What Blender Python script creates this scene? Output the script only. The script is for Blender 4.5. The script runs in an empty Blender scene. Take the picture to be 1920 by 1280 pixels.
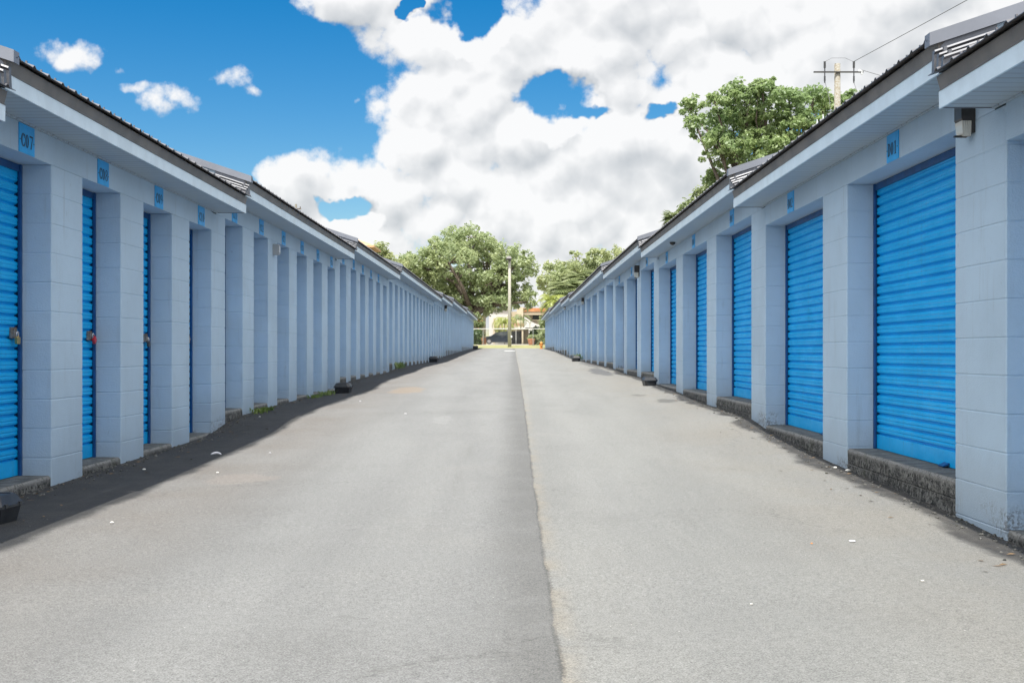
import bpy, math, random
import numpy as np
from mathutils import Vector, Matrix

R = math.radians
col = bpy.context.scene.collection
scene = bpy.context.scene
F = 2300.0            # focal length in pixels of the 1920 px wide photograph
CX, CY = 962.0, 660.0 # vanishing point
EYE = 0.93            # everything is written relative to the eye and lifted by this at the end

def P(px, py, d):
    """the point at distance d along the alley that is seen at (px, py)"""
    return Vector(((px - CX) * d / F, d, (CY - py) * d / F))

# ------------------------------------------------------------------ materials
def new_mat(name):
    m = bpy.data.materials.new(name); m.use_nodes = True
    nt = m.node_tree; nt.nodes.clear()
    out = nt.nodes.new('ShaderNodeOutputMaterial')
    b = nt.nodes.new('ShaderNodeBsdfPrincipled')
    nt.links.new(b.outputs[0], out.inputs[0])
    return m, nt, b

class N:
    """tiny node builder"""
    def __init__(s, nt): s.nt = nt
    def n(s, t, **kw):
        x = s.nt.nodes.new(t)
        for k, v in kw.items(): setattr(x, k, v)
        return x
    def set(s, sock, v):
        if isinstance(v, bpy.types.NodeSocket): s.nt.links.new(v, sock)
        elif v is not None: sock.default_value = v
    def math(s, op, a, b=None, c=None, clamp=False):
        x = s.n('ShaderNodeMath', operation=op); x.use_clamp = clamp
        s.set(x.inputs[0], a); s.set(x.inputs[1], b)
        if c is not None: s.set(x.inputs[2], c)
        return x.outputs[0]
    def vec(s, op, a, b=None, out=0):
        x = s.n('ShaderNodeVectorMath', operation=op)
        s.set(x.inputs[0], a)
        if b is not None:
            s.set(x.inputs[3] if op == 'SCALE' else x.inputs[1], b)
        return x.outputs[out]
    def noise(s, v, scale, detail=3, rough=.55, out=0):
        x = s.n('ShaderNodeTexNoise'); s.set(x.inputs['Vector'], v)
        x.inputs['Scale'].default_value = scale; x.inputs['Detail'].default_value = detail
        x.inputs['Roughness'].default_value = rough
        return x.outputs[out]
    def remap(s, v, a, b, c=0., d=1., smooth=True):
        x = s.n('ShaderNodeMapRange'); x.interpolation_type = 'SMOOTHSTEP' if smooth else 'LINEAR'
        s.set(x.inputs[0], v)
        for i, q in enumerate((a, b, c, d)): s.set(x.inputs[1 + i], q)
        return x.outputs[0]
    def mix(s, f, a, b, mode='MIX'):
        x = s.n('ShaderNodeMix', data_type='RGBA', blend_type=mode)
        s.set(x.inputs[0], f)
        for i, q in ((6, a), (7, b)):
            s.set(x.inputs[i], (*q, 1) if isinstance(q, tuple) and len(q) == 3 else q)
        return x.outputs[2]
    def coord(s, which='Object'):
        return s.n('ShaderNodeTexCoord').outputs[which]
    def sep(s, v):
        x = s.n('ShaderNodeSeparateXYZ'); s.set(x.inputs[0], v); return x.outputs
    def comb(s, a, b, c):
        x = s.n('ShaderNodeCombineXYZ'); s.set(x.inputs[0], a); s.set(x.inputs[1], b); s.set(x.inputs[2], c)
        return x.outputs[0]
    def bump(s, h, strength, dist, bsdf):
        x = s.n('ShaderNodeBump'); x.inputs['Strength'].default_value = strength
        x.inputs['Distance'].default_value = dist; s.set(x.inputs['Height'], h)
        s.nt.links.new(x.outputs[0], bsdf.inputs['Normal'])

def mat(name, c, rough=.6, metal=0., var=.0, scale=4., bump=0., bscale=60., spec=.5, bdist=.004, c2=None, trans=0.):
    m, nt, b = new_mat(name); g = N(nt)
    b.inputs['Roughness'].default_value = rough; b.inputs['Metallic'].default_value = metal
    b.inputs['Specular IOR Level'].default_value = spec
    v = g.coord()
    if var > 0:
        n = g.noise(v, scale, 5, .6)
        d = tuple(x * (1 - var) for x in c) if c2 is None else c2
        g.set(b.inputs['Base Color'], g.mix(g.remap(n, .35, .65), c, d))
    else:
        b.inputs['Base Color'].default_value = (*c, 1)
    if bump > 0:
        g.bump(g.noise(v, bscale, 4, .6), bump, bdist, b)
    if trans: b.inputs['Transmission Weight'].default_value = trans
    return m

M = {}
PAINT = (.418, .540, .650)
def wall_mat():
    m, nt, b = new_mat('block_paint'); g = N(nt); vo_ = g.coord(); x, y, z = g.sep(vo_)
    rnd = g.n('ShaderNodeObjectInfo').outputs['Random']
    v = g.vec('ADD', vo_, g.comb(g.math('MULTIPLY', rnd, 7.3), g.math('MULTIPLY', rnd, 31.7), 0.))
    n1 = g.noise(v, 1.3, 4); n2 = g.noise(v, 7, 5, .65); n3 = g.noise(v, 110, 3, .65)
    c = g.mix(g.remap(n1, .3, .7), tuple(q * 1.05 for q in PAINT), tuple(q * .92 for q in PAINT))
    c = g.mix(g.math('MULTIPLY', rnd, .22), c, tuple(q * .88 for q in PAINT))
    c = g.mix(g.math('MULTIPLY', g.remap(n2, .55, .8), .35), c, tuple(q * .80 for q in PAINT))
    # vertical drip streaks and grey grime, scuffs, pores
    n5 = g.noise(g.vec('MULTIPLY', v, (9, 9, .7)), 1.6, 5, .65)
    c = g.mix(g.math('MULTIPLY', g.remap(n5, .56, .74), .30), c, (.27, .30, .33))
    n4 = g.noise(g.vec('MULTIPLY', v, (8, 8, 2)), 5, 3, .6)
    c = g.mix(g.math('MULTIPLY', g.remap(n4, .70, .76), .4), c, (.16, .18, .21))
    pore = g.remap(g.noise(v, 45, 3, .7), .66, .72)
    c = g.mix(g.math('MULTIPLY', pore, .22), c, (.20, .23, .27))
    # splash dirt and peeled paint low down (z local 0 = floor level)
    w = g.math('ADD', z, g.math('MULTIPLY', g.noise(v, 9, 5, .7), .22))
    c = g.mix(g.math('MULTIPLY', g.remap(w, .42, .05), .22), c, (.27, .26, .24))
    low = g.remap(w, .075, .0)
    pe = g.math('MULTIPLY', low, g.remap(g.noise(v, 26, 6, .75), .40, .52))
    pe = g.math('MULTIPLY', pe, g.remap(g.noise(v, 2.3, 3), .42, .58))
    c = g.mix(g.math('MULTIPLY', pe, .75), c, g.mix(g.remap(g.noise(v, 50, 3), .42, .55), (.46, .54, .62), (.13, .115, .10)))
    g.set(b.inputs['Base Color'], c); b.inputs['Roughness'].default_value = .62
    g.bump(g.math('ADD', g.math('MULTIPLY', n3, .9), g.math('MULTIPLY', n2, 1.0)), .5, .007, b)
    return m
M['wall'] = wall_mat()

def soffit_mat():
    m, nt, b = new_mat('vinyl_soffit'); g = N(nt); v = g.coord(); x, y, z = g.sep(v)
    fr = g.math('FRACT', g.math('MULTIPLY', y, 1 / .1016))
    ln = g.math('ABSOLUTE', g.math('SUBTRACT', fr, .5))
    groove = g.remap(ln, .40, .47)
    wide = g.math('FRACT', g.math('MULTIPLY', y, 1 / .3048))
    pan = g.remap(g.math('ABSOLUTE', g.math('SUBTRACT', wide, .5)), .47, .49)
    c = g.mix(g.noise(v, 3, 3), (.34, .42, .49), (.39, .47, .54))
    c = g.mix(g.math('MULTIPLY', groove, .55), c, (.22, .24, .28))
    c = g.mix(g.math('MULTIPLY', pan, .5), c, (.12, .13, .16))
    g.set(b.inputs['Base Color'], c); b.inputs['Roughness'].default_value = .5
    g.bump(g.math('SUBTRACT', 1., groove), .5, .006, b)
    return m
M['soffit'] = soffit_mat()
M['fascia'] = mat('white_fascia', (.68, .79, .86), .4, var=.10, scale=5)
M['drip'] = mat('brown_drip_metal', (.145, .137, .13), .5, metal=.0, var=.3, scale=3, c2=(.20, .185, .17), spec=.3)
M['flash'] = mat('flashing_metal', (.13, .135, .15), .42, metal=.25, var=.2, scale=6)
M['roof'] = mat('roof_metal', (.19, .185, .195), .38, metal=.4, var=.25, scale=2)
M['rake'] = mat('rake_metal', (.20, .215, .25), .45, metal=.2, var=.15, scale=3)
M['black'] = mat('black_plastic', (.018, .02, .024), .42, var=.3, scale=9, c2=(.035, .038, .042))
M['steel'] = mat('galvanised', (.34, .31, .28), .5, metal=.6, var=.5, scale=30, c2=(.18, .12, .08))
M['brass'] = mat('brass', (.50, .36, .14), .35, metal=.8)
M['shackle'] = mat('shackle_steel', (.7, .7, .7), .2, metal=.9)
M['red'] = mat('red_coat', (.50, .02, .03), .35)
M['darkred'] = mat('dark_steel', (.08, .07, .07), .4, metal=.6)
M['signblue'] = mat('sign_blue', (.015, .40, .86), .4, var=.12, scale=12)
M['ink'] = mat('sign_ink', (.008, .018, .045), .5)
M['lampmetal'] = mat('lamp_bronze', (.055, .052, .05), .45, metal=.3, var=.3, scale=20)
M['greybox'] = mat('grey_box', (.34, .36, .38), .5)
M['whitebox'] = mat('white_box', (.7, .7, .7), .5)
def glass_mat():
    m, nt, b = new_mat('frosted_lens'); g = N(nt); v = g.coord()
    b.inputs['Base Color'].default_value = (.80, .78, .70, 1); b.inputs['Roughness'].default_value = .18
    b.inputs['Transmission Weight'].default_value = .35; b.inputs['IOR'].default_value = 1.4
    w = g.n('ShaderNodeTexWave'); w.inputs['Scale'].default_value = 30; g.set(w.inputs['Vector'], v)
    g.bump(w.outputs[1], .6, .004, b)
    return m
M['lens'] = glass_mat()

def door_mat():
    m, nt, b = new_mat('door_blue'); g = N(nt); vo_ = g.coord(); x, y, z = g.sep(vo_)
    info = g.n('ShaderNodeObjectInfo').outputs['Random']
    v = g.vec('ADD', vo_, g.comb(0., g.math('MULTIPLY', info, 41.), g.math('MULTIPLY', info, 17.)))
    n = g.noise(g.vec('MULTIPLY', v, (1, 1, 3)), 2.2, 4)
    c = g.mix(g.remap(n, .3, .7), (.001, .415, .86), (.001, .355, .76))
    c = g.mix(g.math('MULTIPLY', info, .45), c, (.012, .35, .74))
    st = g.noise(g.vec('MULTIPLY', v, (1, 14, .6)), 1.5, 5, .65)
    c = g.mix(g.math('MULTIPLY', g.remap(st, .54, .74), .28), c, (.05, .22, .42))
    fade = g.remap(g.noise(v, 1.1, 4, .6), .55, .8)
    c = g.mix(g.math('MULTIPLY', fade, .22), c, (.10, .47, .80))
    dirt = g.remap(g.noise(v, 34, 5, .7), .60, .74)
    c = g.mix(g.math('MULTIPLY', dirt, g.remap(z, .9, .0, .18, .6)), c, (.045, .12, .20))
    rust = g.math('MULTIPLY', g.remap(g.noise(v, 60, 4, .7), .66, .72), g.remap(z, .14, .02))
    c = g.mix(g.math('MULTIPLY', rust, .7), c, (.10, .05, .025))
    g.set(b.inputs['Base Color'], c); b.inputs['Roughness'].default_value = .42; b.inputs['Specular IOR Level'].default_value = .25
    g.set(b.inputs['Roughness'], g.remap(n, .3, .7, .36, .5))
    g.bump(g.noise(g.vec('MULTIPLY', v, (1, 1, 2)), 4.5, 3, .5), .35, .02, b)
    return m
M['door'] = door_mat()
M['track'] = mat('track_blue', (.004, .075, .24), .45, var=.3, scale=8)

def concrete_mat():
    m, nt, b = new_mat('old_concrete'); g = N(nt); v0_ = g.coord(); x, y, z = g.sep(v0_)
    v = g.vec('ADD', v0_, g.comb(0., g.math('MULTIPLY', g.n('ShaderNodeObjectInfo').outputs['Random'], 23.), 0.))
    n = g.noise(v, 9, 6, .72); n2 = g.noise(v, 38, 5, .75); n3 = g.noise(v, 2.3, 3)
    c = g.mix(g.remap(n, .38, .62), (.075, .073, .065), (.24, .235, .215))
    c = g.mix(g.remap(n2, .48, .56), c, (.028, .029, .026))
    c = g.mix(g.math('MULTIPLY', g.remap(g.noise(v, 55, 4, .75), .60, .66), .8), c, (.45, .44, .41))
    # chipped pale edge just under the top
    edge = g.math('MULTIPLY', g.remap(z, -.05, -.012), g.remap(n2, .40, .52))
    c = g.mix(g.math('MULTIPLY', edge, .7), c, (.42, .41, .385))
    up = g.remap(g.sep(g.n('ShaderNodeNewGeometry').outputs['Normal'])[2], .6, .9)
    c = g.mix(up, c, g.mix(g.remap(n, .4, .6), (.20, .20, .185), (.11, .11, .10)))
    c = g.mix(g.math('MULTIPLY', g.remap(n3, .55, .7), .3), c, (.10, .11, .06))
    g.set(b.inputs['Base Color'], c); b.inputs['Roughness'].default_value = .9
    g.bump(g.math('ADD', n2, n), .9, .03, b)
    return m
M['concrete'] = concrete_mat()

def asphalt_mat():
    m, nt, b = new_mat('old_asphalt'); g = N(nt); v = g.coord(); x, y, z = g.sep(v)
    # seam between the two paving passes
    wob = g.math('MULTIPLY', g.math('SUBTRACT', g.noise(g.comb(0., y, 0.), 1.1, 5, .6), .5), .045)
    fray = g.math('MULTIPLY', g.math('SUBTRACT', g.noise(v, 60, 3), .5), .035)
    s = g.math('SUBTRACT', g.math('ADD', x, g.math('ADD', wob, fray)), .147)
    right = g.remap(s, -.003, .003)
    lane = g.noise(g.vec('MULTIPLY', v, (1.6, .16, 1)), 1.3, 4)
    blot = g.noise(v, .9, 5, .6)
    cl = g.mix(g.remap(lane, .3, .7), (.188, .189, .184), (.216, .217, .210))
    cr = g.mix(g.remap(lane, .3, .7), (.199, .200, .190), (.226, .226, .213))
    c = g.mix(right, cl, cr)
    c = g.mix(g.math('MULTIPLY', g.remap(blot, .5, .75), .30), c, (.145, .143, .138))
    c = g.mix(g.math('MULTIPLY', g.remap(blot, .45, .25), .25), c, (.250, .243, .225))
    # dark coarse band to the left of the seam
    band = g.math('MULTIPLY', g.remap(s, -.36, -.06), g.math('SUBTRACT', 1., right))
    band = g.math('MULTIPLY', band, g.remap(g.noise(v, 2.2, 4), .2, .6, .6, 1.))
    c = g.mix(g.math('MULTIPLY', band, .62), c, (.105, .104, .098))
    line = g.math('MULTIPLY', g.remap(g.math('ABSOLUTE', s), .016, .004), g.remap(g.noise(v, 5, 4), .30, .6, .2, 1.))
    c = g.mix(g.math('MULTIPLY', line, .6), c, (.055, .054, .05))
    warm = g.math('MULTIPLY', g.remap(s, .11, .0), right)
    warm = g.math('MULTIPLY', warm, g.remap(g.noise(v, 3, 4), .35, .65))
    c = g.mix(g.math('MULTIPLY', warm, .5), c, (.27, .235, .18))
    # beige dust at the right, brown dust near the left edge
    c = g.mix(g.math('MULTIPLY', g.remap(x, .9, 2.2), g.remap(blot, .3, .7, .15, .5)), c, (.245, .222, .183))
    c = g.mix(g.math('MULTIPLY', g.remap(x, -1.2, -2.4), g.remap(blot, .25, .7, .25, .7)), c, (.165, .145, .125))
    # tar strips along both walls, widened and darkened to paint in the eave shade
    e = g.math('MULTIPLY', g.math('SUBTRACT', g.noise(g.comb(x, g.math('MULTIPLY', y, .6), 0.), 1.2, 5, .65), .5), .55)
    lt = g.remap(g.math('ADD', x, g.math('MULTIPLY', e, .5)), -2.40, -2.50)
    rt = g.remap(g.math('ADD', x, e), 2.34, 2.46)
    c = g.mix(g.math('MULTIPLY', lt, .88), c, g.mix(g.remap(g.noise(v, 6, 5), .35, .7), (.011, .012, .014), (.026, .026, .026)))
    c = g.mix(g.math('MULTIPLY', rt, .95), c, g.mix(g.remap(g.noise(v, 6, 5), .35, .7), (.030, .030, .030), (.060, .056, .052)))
    # old patches and stains on the right
    def blob(cx, cy, rx, ry, a, cc):
        nonlocal c
        q = g.vec('MULTIPLY', g.vec('SUBTRACT', g.vec('ADD', v, g.vec('SCALE', g.vec('SUBTRACT', g.noise(v, 2.5, 4, .6, out=1), (.5, .5, .5)), .5)), (cx, cy, 0)), (1 / rx, 1 / ry, 0))
        d = g.vec('LENGTH', q, out=1)
        c = g.mix(g.math('MULTIPLY', g.remap(d, 1.0, .75), a), c, cc)
    blob(2.10, 29.5, .22, 3.2, .75, (.085, .087, .09))
    blob(2.28, 37, .14, 5.5, .6, (.09, .09, .09))
    blob(2.15, 17.2, .16, .5, .6, (.075, .075, .07))
    blob(1.9, 18.8, .10, .35, .5, (.08, .08, .075))
    blob(-2.0, 8.9, .28, .32, .3, (.27, .23, .20))
    blob(-1.8, 20.8, .30, 1.3, .4, (.30, .22, .14))
    blob(-.8, 14.0, .10, .7, .3, (.30, .30, .29))
    sp = g.remap(g.noise(v, 3.1, 6, .7), .69, .73)
    c = g.mix(g.math('MULTIPLY', sp, .35), c, (.10, .10, .095))
    # faint hairline cracks
    ve = g.n('ShaderNodeTexVoronoi'); ve.feature = 'DISTANCE_TO_EDGE'; ve.inputs['Scale'].default_value = .33
    g.set(ve.inputs['Vector'], g.vec('ADD', v, g.vec('SCALE', g.noise(v, 1.7, 5, .65, out=1), .55)))
    ck = g.math('MULTIPLY', g.remap(ve.outputs['Distance'], .0032, .0008), g.remap(g.noise(v, .45, 2), .50, .60))
    c = g.mix(g.math('MULTIPLY', ck, .28), c, (.07, .068, .062))
    wl_ = g.math('MULTIPLY', g.remap(g.math('ABSOLUTE', g.math('SUBTRACT', g.math('ABSOLUTE', g.math('ADD', x, .25)), .85)), .38, .08), g.remap(g.noise(v, .8, 3), .3, .7, .3, 1.))
    c = g.mix(g.math('MULTIPLY', wl_, .22), c, (.255, .255, .248))
    oil = g.math('MULTIPLY', g.remap(g.noise(v, 5.5, 4, .6), .66, .72), g.remap(g.math('ABSOLUTE', g.math('ADD', x, .25)), .55, .2))
    c = g.mix(g.math('MULTIPLY', oil, .35), c, (.11, .108, .102))
    st = g.noise(g.vec('MULTIPLY', v, (3.5, .25, 1)), 1.6, 5, .65)
    c = g.mix(g.math('MULTIPLY', g.remap(st, .58, .74), .25), c, (.15, .147, .138))
    # aggregate
    a1 = g.noise(v, 150, 3, .8); a2 = g.noise(v, 420, 2, .8); a3 = g.noise(v, 48, 4, .7)
    k = g.math('ADD', g.math('MULTIPLY', g.math('SUBTRACT', a1, .5), 2.6), g.math('MULTIPLY', g.math('SUBTRACT', a2, .5), 1.3))
    k = g.math('ADD', k, g.math('MULTIPLY', g.math('SUBTRACT', a3, .5), .9))
    c = g.vec('SCALE', c, g.math('MAXIMUM', g.math('ADD', 1., k), .25))
    vo = g.n('ShaderNodeTexVoronoi'); g.set(vo.inputs['Vector'], v); vo.inputs['Scale'].default_value = 26
    wsp = g.math('MULTIPLY', g.remap(vo.outputs['Distance'], .10, .06), g.remap(g.sep(vo.outputs['Color'])[0], .93, .95))
    c = g.mix(g.math('MULTIPLY', wsp, .8), c, (.62, .60, .55))
    g.set(b.inputs['Base Color'], c); b.inputs['Roughness'].default_value = .88
    g.bump(g.math('ADD', a1, a2), .7, .006, b)
    return m
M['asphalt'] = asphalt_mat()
M['white_mark'] = mat('road_paint', (.75, .75, .72), .7, var=.2, scale=8)
M['lot'] = mat('pale_paving', (.36, .33, .29), .9, var=.15, scale=1.5)
M['grass'] = mat('grass', (.20, .22, .10), .95, var=.4, scale=1.5, c2=(.33, .30, .13), bump=.5, bscale=25, bdist=.05)
M['earth'] = mat('earth', (.16, .17, .08), .95, var=.4, scale=.2, c2=(.22, .19, .12))
M['bark'] = mat('bark', (.16, .13, .10), .95, var=.5, scale=8, c2=(.07, .055, .045), bump=.8, bscale=18, bdist=.03)
M['pole'] = mat('pole_wood', (.30, .295, .265), .9, var=.45, scale=14, c2=(.20, .17, .12), bump=.5, bscale=40)
M['cpole'] = mat('pale_pole', (.42, .40, .34), .9, var=.2, scale=9)
M['insul'] = mat('insulator', (.05, .05, .055), .3)
M['can'] = mat('transformer_grey', (.62, .64, .66), .4, var=.15, scale=6)
M['wire'] = mat('wire', (.12, .12, .13), .6)
M['cream'] = mat('cream_stucco', (0.49, 0.42, 0.30), .85, var=.08, scale=1)
M['white_stucco'] = mat('white_stucco', (0.53, 0.51, 0.48), .85, var=.08, scale=1)
M['beige'] = mat('beige_stucco', (0.35, 0.30, 0.22), .85, var=.08, scale=1)
M['brown_shade'] = mat('brown_recess_shade', (.30, .20, .12), .8)  # flat brown stands in for the shadow inside the far building's recesses
M['orange'] = mat('orange_tile', (.50, .22, .09), .8, var=.3, scale=2)
M['tan'] = mat('tan_tile', (.55, .36, .20), .85, var=.25, scale=2, c2=(.44, .27, .14), bump=.6, bscale=6, bdist=.08)
M['window'] = mat('dark_window', (.02, .025, .03), .12, spec=.8)
M['car'] = mat('dark_blue_car', (.018, .026, .04), .18, metal=.3, spec=.7)
M['carglass'] = mat('car_glass', (.03, .035, .04), .06, spec=.9)
M['tyre'] = mat('tyre', (.02, .02, .02), .8)
M['rim'] = mat('rim', (.45, .45, .47), .3, metal=.8)
M['lamp_w'] = mat('lamp_white', (.8, .8, .8), .2)
M['gatebar'] = mat('gate_black', (.02, .02, .023), .45)
M['pipe'] = mat('pale_pipe', (.46, .46, .44), .45, metal=.2)
M['wiremesh'] = mat('wire_mesh', (.36, .37, .37), .5, metal=.5)
M['terracotta'] = mat('terracotta', (.50, .22, .12), .8, var=.2, scale=9)
M['hydrant'] = mat('hydrant_yellow', (.62, .32, .08), .45, var=.2, scale=14, c2=(.62, .20, .03))
M['pebble'] = mat('pale_stone', (.70, .68, .62), .8)
M['deadleaf'] = mat('dead_leaves', (.20, .13, .07), .9, var=.5, scale=30, c2=(.10, .07, .04))
M['litter'] = mat('paper', (.78, .76, .78), .7)

def leaf_mat(name, a, b2, c3, tr=.35):
    m = bpy.data.materials.new(name); m.use_nodes = True
    nt = m.node_tree; nt.nodes.clear(); g = N(nt)
    out = g.n('ShaderNodeOutputMaterial'); v = g.coord()
    c = g.mix(g.remap(g.noise(v, .35, 3), .38, .62), a, b2)
    wn = g.n('ShaderNodeTexWhiteNoise', noise_dimensions='3D')
    g.set(wn.inputs[0], g.vec('SNAP', v, (.45, .45, .45)))
    c = g.mix(g.math('MULTIPLY', wn.outputs[0], .55), c, c3)
    d = g.n('ShaderNodeBsdfDiffuse'); g.set(d.inputs[0], c)
    t = g.n('ShaderNodeBsdfTranslucent'); g.set(t.inputs[0], g.mix(.5, c, tuple(min(1, q * 1.6) for q in a)))
    gl = g.n('ShaderNodeBsdfGlossy'); gl.inputs['Roughness'].default_value = .45; gl.inputs[0].default_value = (.7, .75, .7, 1)
    mx = g.n('ShaderNodeMixShader'); mx.inputs[0].default_value = tr
    nt.links.new(d.outputs[0], mx.inputs[1]); nt.links.new(t.outputs[0], mx.inputs[2])
    m2 = g.n('ShaderNodeMixShader'); m2.inputs[0].default_value = .05
    nt.links.new(mx.outputs[0], m2.inputs[1]); nt.links.new(gl.outputs[0], m2.inputs[2])
    nt.links.new(m2.outputs[0], out.inputs[0])
    return m
M['leaf_oak'] = leaf_mat('oak_leaves', (.33, .39, .20), (.40, .44, .22), (.20, .26, .13), .5)
M['leaf_near'] = leaf_mat('green_leaves', (.255, .35, .15), (.36, .43, .18), (.12, .185, .085), .5)
M['leaf_far'] = leaf_mat('pale_leaves', (.34, .39, .20), (.42, .44, .21), (.23, .28, .14), .5)
M['leaf_palm'] = leaf_mat('palm_leaves', (.22, .27, .12), (.28, .31, .15), (.12, .16, .07))
M['leaf_yellow'] = leaf_mat('yellow_palm_leaves', (.34, .38, .10), (.40, .41, .15), (.20, .24, .07))
M['leaf_dark'] = leaf_mat('shrub_leaves', (.05, .10, .03), (.09, .14, .04), (.03, .06, .02))
M['leaf_weed'] = leaf_mat('weed_leaves', (.13, .20, .04), (.20, .26, .07), (.07, .11, .03))

# ------------------------------------------------------------------ mesh helpers
class MB:
    def __init__(s): s.v = []; s.f = []
    def add(s, vs, fs):
        o = len(s.v); s.v += [tuple(q) for q in vs]; s.f += [tuple(o + i for i in f) for f in fs]
    def box(s, x0, x1, y0, y1, z0, z1):
        if x0 > x1: x0, x1 = x1, x0
        s.add([(x0, y0, z0), (x1, y0, z0), (x1, y1, z0), (x0, y1, z0), (x0, y0, z1), (x1, y0, z1), (x1, y1, z1), (x0, y1, z1)],
              [(0, 3, 2, 1), (4, 5, 6, 7), (0, 1, 5, 4), (1, 2, 6, 5), (2, 3, 7, 6), (3, 0, 4, 7)])
    def extr(s, prof, y0, y1, ys=None, caps=True):
        """closed profile of (x, z) extruded along y"""
        ys = ys or [y0, y1]; n = len(prof)
        vs = [(x, y, z) for y in ys for x, z in prof]; fs = []
        for k in range(len(ys) - 1):
            for i in range(n):
                j = (i + 1) % n
                fs.append((k * n + i, k * n + j, (k + 1) * n + j, (k + 1) * n + i))
        if caps:
            fs.append(tuple(range(n))[::-1]); fs.append(tuple((len(ys) - 1) * n + i for i in range(n)))
        s.add(vs, fs)
    def loft(s, rings, caps=True):
        n = len(rings[0]); vs = [p for r in rings for p in r]; fs = []
        for k in range(len(rings) - 1):
            for i in range(n):
                j = (i + 1) % n
                fs.append((k * n + i, k * n + j, (k + 1) * n + j, (k + 1) * n + i))
        if caps:
            fs.append(tuple(range(n))[::-1]); fs.append(tuple((len(rings) - 1) * n + i for i in range(n)))
        s.add(vs, fs)
    def tube(s, pts, rad, n=8, caps=True):
        pts = [Vector(p) for p in pts]
        if not hasattr(rad, '__len__'): rad = [rad] * len(pts)
        rings = []
        up = Vector((0, 0, 1)); prev = None
        for i, p in enumerate(pts):
            t = (pts[min(i + 1, len(pts) - 1)] - pts[max(i - 1, 0)]).normalized()
            a = t.cross(up)
            if a.length < .05: a = t.cross(Vector((1, 0, 0)))
            if prev is not None:
                a = prev - t * prev.dot(t)
            a.normalize(); prev = a; b = t.cross(a)
            rings.append([p + (a * math.cos(q) + b * math.sin(q)) * rad[i] for q in (2 * math.pi * k / n for k in range(n))])
        s.loft(rings, caps)
    def build(s, name, m, parent=None, smooth=False, origin=None):
        if origin is None:
            if parent is not None: origin = WL(parent)
            else:
                a = np.array(s.v); lo = a.min(0); hi = a.max(0)
                origin = Vector(((lo[0] + hi[0]) / 2, (lo[1] + hi[1]) / 2, lo[2]))
        else: origin = Vector(origin)
        me = bpy.data.meshes.new(name)
        me.from_pydata([(x - origin[0], y - origin[1], z - origin[2]) for x, y, z in s.v], [], s.f)
        me.materials.append(M[m] if isinstance(m, str) else m)
        if smooth:
            me.polygons.foreach_set('use_smooth', [True] * len(me.polygons))
        me.update()
        o = bpy.data.objects.new(name, me); col.objects.link(o)
        if parent is not None:
            o.parent = parent; o.location = origin - WL(parent)
        else: o.location = origin
        return o

def WL(o):
    v = Vector(o.location)
    while o.parent is not None:
        o = o.parent; v = v + Vector(o.location)
    return v

def thing(name, loc, label, cat, group=None):
    o = bpy.data.objects.new(name, None); col.objects.link(o); o.location = loc
    o.empty_display_size = .2
    return tag(o, label, cat, group)
def tag(o, label=None, cat=None, group=None, kind=None):
    if label: o['label'] = label
    if cat: o['category'] = cat
    if group: o['group'] = group
    if kind: o['kind'] = kind
    return o
def struct(o): o['kind'] = 'structure'; return o

def mesh_np(name, V, Fq, m, parent=None, origin=None):
    """numpy quads -> object"""
    origin = WL(parent) if parent is not None else Vector(origin or (0, 0, 0))
    V = V - np.array(origin)
    me = bpy.data.meshes.new(name)
    n = len(Fq)
    me.vertices.add(len(V)); me.vertices.foreach_set('co', V.astype('f').ravel())
    me.loops.add(n * 4); me.loops.foreach_set('vertex_index', Fq.astype('i').ravel())
    me.polygons.add(n); me.polygons.foreach_set('loop_start', np.arange(0, n * 4, 4, dtype='i'))
    me.materials.append(M[m]); me.update(calc_edges=True); me.validate()
    o = bpy.data.objects.new(name, me); col.objects.link(o)
    o.location = origin - (WL(parent) if parent is not None else Vector((0, 0, 0)))
    if parent is not None: o.parent = parent
    return o

# ------------------------------------------------------------------ ground
WLX, WRX = 3.204, 2.588       # the two facades
PL = [(-12, -.95), (8.5, -.93), (10, -.913), (12.9, -.88), (13.9, -.765), (16, -.72), (19, -.705), (21.8, -.71), (24, -.57), (28, -.53), (31, -.525),
      (34, -.43), (46, -.38), (57, -.2), (72, 0.), (85, .15), (99, .29)]
PR = [(-12, -1.02), (6.2, -1.0), (7.2, -.955), (10.3, -.89), (12.4, -.80), (13.4, -.715), (16.3, -.70), (18.5, -.643), (22, -.58), (24.7, -.51), (27.7, -.505),
      (31.5, -.425), (44, -.34), (53, -.266), (70, 0.), (85, .15), (99, .29)]
FAR = [(103, .40), (112, .66), (130, .82), (150, .98), (170, 1.02), (2000, 1.0)]
def prof(tab):
    ys = np.arange(-40, 2000, .1)
    zs = np.interp(ys, [a for a, b in tab + FAR], [b for a, b in tab + FAR])
    def sm(k):
        w = np.hanning(k); w /= w.sum()
        return np.convolve(np.pad(zs, k // 2, mode='edge'), w, 'valid')[:len(ys)]
    return ys, sm(11), sm(81)
_yl, _zl, _zl2 = prof(PL); _yr, _zr, _zr2 = prof(PR)
def ss(t): t = np.clip(t, 0, 1); return t * t * (3 - 2 * t)
def gz(x, y):
    zl = np.interp(y, _yl, _zl); zr = np.interp(y, _yr, _zr)
    zc = (np.interp(y, _yl, _zl2) + np.interp(y, _yr, _zr2)) / 2
    wl = ss((-x - (WLX - 1.3)) / 1.2); wr = ss((x - (WRX - 1.1)) / 1.0)
    return float(zc * (1 - wl - wr) + zl * wl + zr * wr)

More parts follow.
